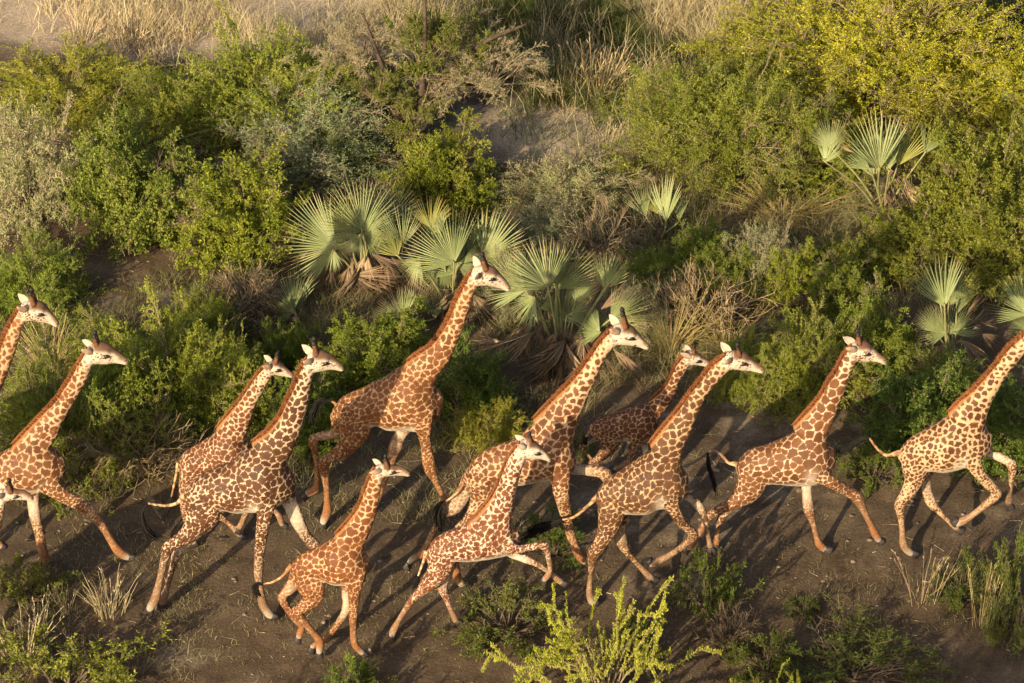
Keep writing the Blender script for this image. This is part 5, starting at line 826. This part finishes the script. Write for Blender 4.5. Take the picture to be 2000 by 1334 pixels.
# ------------------------------------------------------------------ fan palms
def frond_mesh(seed, spread, dead=False):
    """Unit-length palmate leaf in the XZ plane (axis +Z, face -Y): pleated, its segments free in the outer half."""
    rng=np.random.RandomState(seed); n=max(9,int(46*spread/100)); sp=R(spread)
    b=Bag(); ang=np.linspace(-sp,sp,n+1); mid=(ang[:-1]+ang[1:])/2; half=(ang[1]-ang[0])/2
    for a,m0 in zip(ang[:-1],mid):
        if rng.rand()<(.05 if not dead else .2): continue
        q=abs(m0)/max(sp,1e-3); L=(1-.26*q**2)*(rng.uniform(.92,1.05) if not dead else rng.uniform(.6,1.08)); split=(.42 if not dead else .34)*rng.uniform(.85,1.12); m=m0+rng.normal(0,.16 if not dead else 1.0)*half
        droop=(.07 if not dead else .45)*rng.uniform(.6,1.5)*(1 if rng.rand()>.14 else 4.5); tw=rng.normal(0,.03)
        def pt(r_,an,y): 
            cup=-.34*abs(math.sin(an))*r_*(1.0 if not dead else .4)
            return np.array([math.sin(an)*r_, y+cup+droop*r_*r_*r_+tw*r_, math.cos(an)*r_])
        e=half*.96
        f1=.45*half*.12
        rad=[.03,split*.55,split,split+(L-split)*.5,L]
        wf=[1,1,.80,.36*(split/(split+(L-split)*.5)),.03]
        fold=[.003,.016,.026,.018,.0]
        V=[]
        for r_,wfac,fo in zip(rad,wf,fold):
            cen=m0 if r_<=split else m0+(m-m0)*((r_-split)/(L-split))
            V+= [pt(r_,cen-e*wfac,fo),pt(r_,cen,-fo),pt(r_,cen+e*wfac,fo)]
        V=np.array(V); F=[]
        for i in range(4):
            o=i*3; F+=[[o,o+1,o+4,o+3],[o+1,o+2,o+5,o+4]]
        base=rng.normal(.42,.08)
        tn=np.repeat(np.array([.62,base,base,base+.05,.95 if rng.rand()<.7 else .6]),3)
        if dead: tn=np.full(15,np.clip(rng.normal(.5,.22),0,1))
        b.add(V,[np.array(F)],tone=np.clip(tn,0,1))
    return b.mesh('dead_frond' if dead else 'frond',False)
FR={}
def frond(spread,seed,dead=False):
    k=(spread,seed%2,dead)
    if k not in FR:
        FR[k]=frond_mesh(spread*7+seed%2,spread,dead); FR[k].materials.append(M['dead_palm' if dead else 'palm'])
    return FR[k]
CAMV=np.array([0,-math.cos(PITCH),math.sin(PITCH)])
from mathutils import Matrix
def place_frond(o,hub,dx,dy,Lm,nrm):
    """Leaf axis leans (dx to the side, dy down) as grown; nrm is the way its face looks."""
    nrm=unit(np.array(nrm,float)); up=np.array([0,math.sin(PITCH),math.cos(PITCH)]); a=unit(np.array([dx,0,0.])+up*-dy)
    a=a-nrm*np.dot(a,CAMV*0+nrm); 
    # keep the seen direction while lying in the leaf plane
    v=unit(np.array([dx,0,0.])+up*-dy); a=v-CAMV*(np.dot(v,nrm)/np.dot(CAMV,nrm)); ln=np.linalg.norm(a); a=a/ln
    x=np.cross(-nrm,a); 
    m=Matrix(((x[0],-nrm[0],a[0],hub[0]),(x[1],-nrm[1],a[1],hub[1]),(x[2],-nrm[2],a[2],hub[2]),(0,0,0,1)))
    s=Lm*min(ln,1.25); o.matrix_local=m@Matrix.Diagonal((s,s,s,1)); return a
PALMS = [
 {'loc': (-2.43, 1.9), 'fronds': [(0.04, -0.08, 0.98, -0.35, -1, 0.84, 100), (0.33, 0.7, 0.57, 0.12, -1, 0.83, 70), (-0.36, -0.2, 0.76, -1, -0.25, 0.97, 80), (0.42, 0.67, 0.74, 0.8, -0.7, 0.61, 60), (0.04, 0.24, 0.77, 0.15, -1, 0.67, 60), (0.08, -0.12, 0.94, 1, 0.0, 0.5, 70), (-0.4, -0.4, 0.82, -0.2, 0.9, 0.37, 70), (0.04, -0.42, 1.1, -0.6, 0.6, 0.4, 60), (-0.16, 0.21, 0.86, -0.7, -0.71, 0.65, 81), (0.23, 0.01, 0.93, 0.41, -0.91, 0.53, 44), (-0.24, 0.42, 0.38, -0.81, -0.59, 0.78, 53), (0.37, 0.44, 0.67, 0.46, -0.89, 0.48, 36)], 'dead': [(0.5, -0.48, 0.75, 0.6, 0.6, 0.73), (0.49, -0.29, 0.6, 0.9, 0.5, 0.77), (-0.06, -0.01, 0.12, -0.9, 0.3, 0.88), (-0.11, -0.38, 0.34, 0.9, 0.2, 1.0), (-0.65, -0.46, 0.23, -0.6, 0.7, 0.6), (-0.82, -0.05, 0.57, -0.2, 0.1, 0.4), (0.22, -0.34, 0.24, 0.9, 0.25, 1.01), (-0.26, -0.15, 0.08, 0.0, 1, 0.57), (0.69, -0.23, 0.33, 0.8, 0.7, 0.67)], 'skirt': 24, 'label': 'fan palm clump with the tallest upright fans, behind the rump of the tallest giraffe'},
 {'loc': (-0.93, 0.87), 'fronds': [(0.03, -0.42, 1.16, -0.7, -0.85, 0.9, 75), (0.01, 0.61, 0.57, 0.42, -1, 0.88, 60), (-0.34, 0.3, 1.35, 0.1, -1, 0.54, 60), (-0.8, 0.71, 0.82, -0.35, -1, 0.68, 65), (0.5, 0.33, 0.82, 0.75, -0.75, 0.8, 75), (-0.11, 0.12, 0.73, -0.4, 0.8, 0.46, 70), (0.08, -0.18, 0.99, 1, 0.1, 0.49, 60), (-0.51, -0.23, 1.13, -0.5, 0.9, 0.46, 60), (0.05, 0.04, 0.7, -0.69, -0.72, 0.66, 68), (0.1, 0.41, 0.7, 0.58, -0.81, 0.6, 55), (-0.18, 0.11, 1.39, -0.35, -0.94, 0.37, 55), (-0.87, 0.35, 0.84, -0.56, -0.83, 0.44, 56)], 'dead': [(-0.12, -0.12, 0.34, 0.8, 0.8, 0.66), (-0.39, -0.25, 0.41, -0.6, 0.8, 0.59), (0.21, -0.22, 0.39, 0.7, 0.8, 0.66)], 'skirt': 16, 'label': 'fan palm clump right behind the head of the tallest giraffe'},
 {'loc': (0.75, -0.79), 'fronds': [(-0.2, -0.19, 1.56, -0.6, -0.85, 0.83, 75), (-0.07, 0.38, 1.19, 0.35, -1, 0.82, 70), (0.67, 0.43, 1.18, 0.3, -1, 0.56, 70), (-0.0, 0.46, 0.68, 0.15, -1, 0.55, 75), (0.22, 0.25, 1.05, 0.4, -0.8, 0.48, 55), (0.75, -0.23, 1.03, 0.9, -0.45, 0.66, 65), (-0.54, -0.21, 1.53, -1, -0.3, 0.57, 60), (0.59, -0.36, 0.86, -0.6, -0.3, 0.42, 70), (-0.4, -0.25, 1.42, -0.6, 0.6, 0.45, 70), (0.08, -0.19, 1.05, 1, -0.05, 0.48, 45), (-0.72, 0.44, 1.31, -0.5, -0.9, 0.61, 60), (-0.08, 0.07, 1.43, -0.55, -0.83, 0.64, 63), (-0.05, 0.23, 1.32, -0.2, -0.98, 0.68, 46), (0.72, 0.37, 1.27, 0.2, -0.98, 0.48, 54), (0.18, 0.13, 0.74, -0.39, -0.92, 0.42, 59), (0.1, 0.47, 0.92, 0.46, -0.89, 0.33, 32), (0.89, 0.33, 0.52, 0.51, -0.86, 0.52, 46)], 'dead': [(0.75, -0.25, 1.01, 1, -0.1, 0.7), (0.59, -0.14, 1.14, 0.9, -0.7, 0.83), (0.08, -0.43, 0.71, 0.3, 1, 0.7), (0.34, -0.27, 0.76, -0.5, 1, 0.74), (0.6, -0.42, 0.56, 0.6, 0.9, 0.77), (0.79, -0.24, 0.51, 0.8, 0.9, 0.71), (-0.43, -0.44, 0.94, -0.9, 0.7, 0.77), (-0.49, -0.36, 1.04, -0.5, 1, 0.83), (-0.69, -0.22, 0.81, -0.9, 0.9, 0.64), (0.92, -0.37, 0.52, 0.7, 1, 0.64), (0.6, -0.24, 0.14, 0.5, 1, 0.64), (-0.88, -0.23, 0.62, -0.9, 0.3, 0.64), (-0.17, -0.49, 0.6, -0.2, 1, 0.7)], 'skirt': 34, 'label': 'fan palm clump with a hanging skirt of dead leaves, behind the long-horned giraffe'},
 {'loc': (-3.4, 0.41), 'fronds': [(-0.03, 0.08, 0.3, -0.35, -1, 0.54, 55), (-0.03, 0.31, 0.16, 0.2, -1, 0.66, 45), (-0.02, 0.01, 0.31, -0.9, -0.2, 0.3, 60), (0.07, 0.36, 0.12, -0.54, -0.84, 0.43, 32)], 'dead': [], 'skirt': 2, 'label': 'smallest single fan palm in the shade beside the arching grass'},
 {'loc': (-1.6, 0.11), 'fronds': [(-0.07, -0.4, 0.57, -0.35, -1, 0.52, 60), (0.04, 0.38, 0.17, 0.45, -1, 0.58, 50), (0.38, 0.36, 0.12, 0.1, -1, 0.5, 40), (-0.18, 0.25, 0.12, -0.73, -0.69, 0.41, 55)], 'dead': [(0.2, -0.13, 0.42, 0.1, 0.9, 0.33)], 'skirt': 2, 'label': 'low fan palm half buried in the flowering leafy shrub'},
 {'loc': (2.43, 3.12), 'fronds': [(0.07, -0.28, 0.53, 0.03, -1, 0.77, 42), (-0.22, 0.37, 0.24, -0.4, -1, 0.68, 38), (-0.01, 0.35, 0.3, -0.2, -1, 0.51, 50), (0.29, -0.09, 0.42, 0.06, -1.0, 0.53, 27)], 'dead': [], 'skirt': 2, 'label': 'lone pale fan palm with two upright fans on the grassy slope'},
 {'loc': (3.52, 5.52), 'fronds': [(0.02, -0.19, 0.33, -0.35, -1, 0.58, 14)], 'dead': [(-0.08, -0.34, 0.52, -1, -0.4, 0.61)], 'skirt': 1, 'label': 'narrow folded fan palm poking out of the mid green acacia'},
 {'loc': (6.18, 4.21), 'fronds': [(-0.22, -0.93, 1.29, -0.22, -1, 0.98, 48), (0.14, -0.39, 1.06, 0.42, -1, 0.93, 42), (-0.92, -0.09, 1.22, -0.1, -1, 0.51, 75), (0.56, -0.42, 1.3, 0.5, -1, 0.63, 38), (-0.31, -0.52, 1.06, -1, -0.75, 0.56, 30), (0.06, -0.02, 0.8, 0.1, -1, 0.86, 45), (-0.23, -0.4, 0.84, -0.17, -0.99, 0.86, 45), (-0.04, -0.75, 1.14, -0.03, -1.0, 0.82, 30), (-1.09, -0.8, 1.36, 0.42, -0.91, 0.43, 58)], 'dead': [(-0.64, -1.02, 1.65, -1, -0.5, 0.36), (0.18, -0.89, 1.16, 0.5, 0.9, 0.42), (-0.71, -0.89, 1.03, 0.6, 0.6, 0.34)], 'skirt': 4, 'label': 'broad silvery fan palm sunk into the foot of the huge acacia'},
 {'loc': (8.5, 7.06), 'fronds': [(-0.12, -0.09, 0.85, 0, -1, 0.39, 75), (-0.11, -0.09, 0.81, -0.9, -0.6, 0.33, 60), (-0.12, -0.34, 0.91, 0.6, 0.6, 0.3, 50), (0.13, 0.58, 0.26, 0.18, -0.98, 0.26, 65)], 'dead': [], 'skirt': 1, 'label': 'small shaded fan palm half hidden among the olive foliage near the top corner'},
 {'loc': (6.76, -0.79), 'fronds': [(-0.21, -0.38, 1.34, -0.15, -1, 0.8, 50), (-0.03, 0.48, 0.83, 0.5, -1, 0.71, 45), (0.03, 0.67, 0.19, 0, -1, 0.59, 90), (-0.13, -0.23, 0.77, -0.9, -0.3, 0.46, 60), (-0.01, -0.04, 0.65, 0.8, -0.5, 0.49, 50), (-0.17, 0.38, 0.93, -0.17, -0.99, 0.63, 34), (0.04, 0.07, 0.93, 0.4, -0.91, 0.49, 25), (-0.26, -0.05, 0.68, -0.39, -0.92, 0.44, 58)], 'dead': [(0.14, -0.16, 1.01, 0.65, -0.9, 0.58), (0.43, -0.07, 0.85, 1, -0.05, 0.43), (0.27, -0.09, 0.89, 0.8, -0.2, 0.55), (0.41, -0.26, 0.79, 0.8, 0.6, 0.49)], 'skirt': 5, 'label': 'fan palm with a dead tan fan, above the back of the foremost giraffe'},
 {'loc': (8.06, -0.2), 'fronds': [(-0.14, -0.42, 0.84, -0.75, -0.7, 0.64, 60), (-0.03, 0.39, 0.38, 0.1, -1, 0.69, 60), (-0.07, -0.16, 0.39, -0.9, -0.4, 0.4, 60), (-0.05, 0.06, 0.48, -0.21, -0.98, 0.55, 41)], 'dead': [], 'skirt': 2, 'label': 'fan palm cut by the picture edge beside the palm with the dead tan fan'},
]
for pi,p in enumerate(PALMS):
    rng=np.random.RandomState(200+pi); X0,Y0=p['loc']; Z0=float(ground_h(np.array([X0]),np.array([Y0]))[0])
    root=empty('fan_palm',(X0,Y0,Z0),p['label'],'palm','fan palms on the slope')
    v,fs=tube(np.array([[0,0,-.1],[0.01,0,.1],[.0,.02,.25]]),[.12,.11,.07],9); link('trunk',mesh_np('trunk',v,fs,None,True),M['trunk'],root)
    for i,(hx,hy,hz,dx,dy,Lm,sp) in enumerate(p['fronds']):
        o=link('frond',frond(int(sp*.94),i),None,root); tt=rng.uniform(-.22,.22); o.color=tuple(np.array([1,1,1])*1.0*rng.uniform(.88,1.08))+(1,)
        if rng.rand()<.2: o.color=(1.25,1.08,.7,1)
        nrm=np.array([-.18+rng.normal(0,.30)+.25*np.sign(dx)*min(abs(dx),1)*.5,-.74,.52+rng.normal(0,.24)])
        a=place_frond(o,np.array([hx,hy,hz]),dx,dy,Lm*1.04,nrm)
        P=catmull(np.array([[hx*.12,hy*.3,.12],[hx*.5+rng.normal(0,.03),hy*.6,max(hz*.55,.13)],[hx,hy,hz],np.array([hx,hy,hz])+a*.06]),9)
        v,fs=tube(P,np.linspace(.022,.011,9),6); pm=link('petiole',mesh_np('petiole',v,fs,None,True),M['stalk'],root)
    dl=list(p['dead'])
    for j in range(p['skirt']):
        an=rng.uniform(0,2*np.pi); rr=rng.uniform(.1,.5); mh=np.median([f[2] for f in p['fronds']])
        dl.append((rr*math.cos(an),-.15+rr*.6*math.sin(an),rng.uniform(.15,.8)*mh,rng.normal(0,.5),rng.uniform(.5,1.1),rng.uniform(.45,.85)))
    for i,(hx,hy,hz,dx,dy,Lm) in enumerate(dl):
        o=link('dead_frond',frond([10,16,24,34][i%4],i,True),None,root); o.color=tuple(np.array([1,.97,.92])*rng.uniform(.55,1.15))+(1,)
        place_frond(o,np.array([hx,hy,hz]),dx,dy,Lm,np.array([rng.normal(0,.5),-.8,.5+rng.normal(0,.3)]))
        # keep hanging tips above the soil
        mw=o.matrix_local; tipz=(mw@Vector((0,0,1))).z
        if tipz<.02: 
            f=(hz-.02)/max(hz-tipz,1e-3); mm=o.matrix_local.copy(); o.matrix_local=mm@Matrix.Diagonal((max(f,.4),max(f,.4),max(f,.4),1))

# ------------------------------------------------------------------ grass, litter and stones on the ground
def scatter_grass(name, zones, mat, seed, wid, segs=3, lean=.35, thr=.48):
    rng=np.random.RandomState(seed); b=Bag()
    for (cx,cy,rx,ry,n,h,t) in zones:
        m=int(n*2.2); x=cx+rng.normal(0,.5,m)*rx; y=cy+rng.normal(0,.5,m)*ry
        k=vnoise(np.stack([x*1.1,y*1.1,np.zeros(m)],-1),seed)*.6+vnoise(np.stack([x*3.3,y*3.3,np.zeros(m)],-1),seed+1)*.4
        i=np.where(k+rng.normal(0,.05,m)>thr)[0][:n]; x,y,k=x[i],y[i],k[i]; m=len(i)
        z=ground_h(x,y)-.01; az=rng.uniform(0,6.28,m); ln=np.abs(rng.normal(0,lean,m))
        d=unit(np.stack([np.cos(az)*ln,np.sin(az)*ln,np.ones(m)],-1)); L=h*rng.uniform(.45,1.15,m)*(.6+.8*k)
        v,fs,tn=hair_strands(np.stack([x,y,z],-1),d,L,np.full(m,wid),np.clip(t+rng.normal(0,.18,m),0,1),segs,np.stack([np.cos(az),np.sin(az),-np.ones(m)*.7],-1)*(L*rng.uniform(.05,.55,m))[:,None])
        b.add(v,fs,tone=tn)
    o=link(name,b.mesh(name),mat); tag(o,kind='stuff'); return o
scatter_grass('straw_grass',[(-5.5,11.8,5.0,2.4,2600,.62,.6),(-7.5,10.8,3,1.6,900,.55,.6),(-2.6,11.2,2.6,2.0,1500,.7,.5),(3.0,10.4,3.0,3.4,3600,.85,.55),(3.3,12.0,2.6,2.6,3500,.9,.62),(1.2,8.6,.9,.5,500,.75,.6),(.2,11.2,2.0,2.0,900,.7,.4),(-8,14,8,4,1500,.7,.5),(4,15,9,5,2500,.8,.5)],M['straw'],21,.006,3,.22,.54)
scatter_grass('green_grass',[(.7,9.6,2.2,2.4,11000,.75,.45),(2.2,10.6,2.6,2.2,4000,.6,.45),(2.6,9.4,1.8,2.0,2200,.5,.5),(-.6,3.2,1.4,1.6,1500,.3,.5),(2.8,2.2,1.6,1.4,2200,.32,.5),(1.5,.6,2.4,1.6,1800,.28,.45),(-4.6,.6,2.6,1.4,1500,.3,.45),(8.6,10.5,1.6,2.5,2500,.8,.35)],M['green_grass'],23,.006,3,.4)
scatter_grass('dry_grass',[(2.6,1.9,2.2,2.4,3800,.36,.45),(.8,1.6,2.0,2.2,2600,.34,.4),(-4.2,.4,3.0,1.6,3200,.34,.4),(-6.6,1.4,2.0,1.2,1400,.3,.4),(4.8,3.6,2.4,1.2,2200,.45,.55),(6.2,1.8,2.0,1.2,1500,.4,.5),(3.0,-.3,1.6,1.2,1800,.4,.5),(-5.5,-3.6,2.6,.9,3200,.5,.35),(-1.2,-2.9,2.6,.8,1800,.28,.45),(-1.4,-4.4,2.2,1.2,1500,.16,.5),(-5.6,-7.0,2.6,2.0,2300,.13,.5),(-6.4,-8.6,2.0,1.0,900,.2,.55),(-2.5,-6,3.4,2.0,2000,.09,.5),(1,-7.6,5,1.6,1300,.08,.4),(5.6,-7.2,2.8,1.8,1300,.12,.4),(0.6,-1.2,1.6,.8,1500,.3,.4),(2.5,5.3,1.8,1.2,1200,.4,.5),(-3,4.5,5,2,1500,.35,.4)],M['grass'],25,.0045,2,.6)
scatter_grass('trail_stubble',[(-3,-6.2,5,3.4,7000,.045,.45),(3,-6.4,6,3.0,5000,.04,.4),(3.2,-3.4,2.6,2.2,2200,.04,.5)],M['grass'],27,.004,1,.9)
def litter():
    rng=np.random.RandomState(31); b=Bag(); n=2600
    x=rng.uniform(-9,9,n); y=rng.uniform(-10,4,n); z=ground_h(x,y)+.012; az=rng.uniform(0,6.28,n)
    d=unit(np.stack([np.cos(az),np.sin(az),rng.normal(0,.10,n)],-1)); L=rng.uniform(.03,.22,n)
    v,fs,tn=hair_strands(np.stack([x,y,z],-1),d,L,rng.uniform(.003,.006,n),rng.rand(n)*.9,2,rng.normal(0,.02,(n,3))*np.array([1,1,.1])); b.add(v,fs,tone=tn)
    o=link('ground_litter',b.mesh('ground_litter'),M['brush']); tag(o,kind='stuff')
litter()
def pebbles():
    rng=np.random.RandomState(37); b=Bag(); n=1000
    t=(1+5**.5)/2; ico=unit(np.array([(-1,t,0),(1,t,0),(-1,-t,0),(1,-t,0),(0,-1,t),(0,1,t),(0,-1,-t),(0,1,-t),(t,0,-1),(t,0,1),(-t,0,-1),(-t,0,1)],float))
    F=np.array([(0,11,5),(0,5,1),(0,1,7),(0,7,10),(0,10,11),(1,5,9),(5,11,4),(11,10,2),(10,7,6),(7,1,8),(3,9,4),(3,4,2),(3,2,6),(3,6,8),(3,8,9),(4,9,5),(2,4,11),(6,2,10),(8,6,7),(9,8,1)])
    x=rng.uniform(-9,9,n); y=rng.uniform(-10,3,n); z=ground_h(x,y)
    for i in range(n):
        s=rng.gamma(1.6,.0075)+.006; v=ico*(1+rng.normal(0,.16,(12,1)))*np.array([1.2,1,.65])*s+np.array([x[i],y[i],z[i]+s*.2]); b.add(v,[F])
    o=link('pebbles',b.mesh('pebbles'),M['stone']); tag(o,kind='stuff')
M['stone']=plain_mat('pebble',(.11,.08,.058),(.26,.20,.155),9,.9)
pebbles()

# acacias standing just outside the view towards the sun: their long shade lies over the lower part of the trail
SHADE = [(.5,-16.5,1.7,5.4,'acacia below the view, the one standing farthest back towards the sun'),(2.7,-16.5,2.0,5.6,'tallest acacia below the view on the sunny side of the trail'),(4.9,-16.4,2.0,5.3,'acacia below the view nearest the corner with the tall dry stalks'),(-4.4,-12.6,1.0,1.9,'rounded acacia below the view beside the straw tufts'),(-2.7,-12.5,1.0,2.0,'rounded acacia below the view in line with the running calf'),(-1.1,-12.4,1.0,1.9,'rounded acacia below the view beside the bright acacia top')]
for i,(x,y,r,h,lab) in enumerate(SHADE):
    wm,lm=PROTO['big'][i%2]
    root=empty('large_acacia',(x,y,0),lab,'tree','acacias on the sunny side of the trail',i*1.7,(r/2.4,r/2.4,h/2.6))
    link('trunk',wm,None,root); link('crown',lm,None,root)
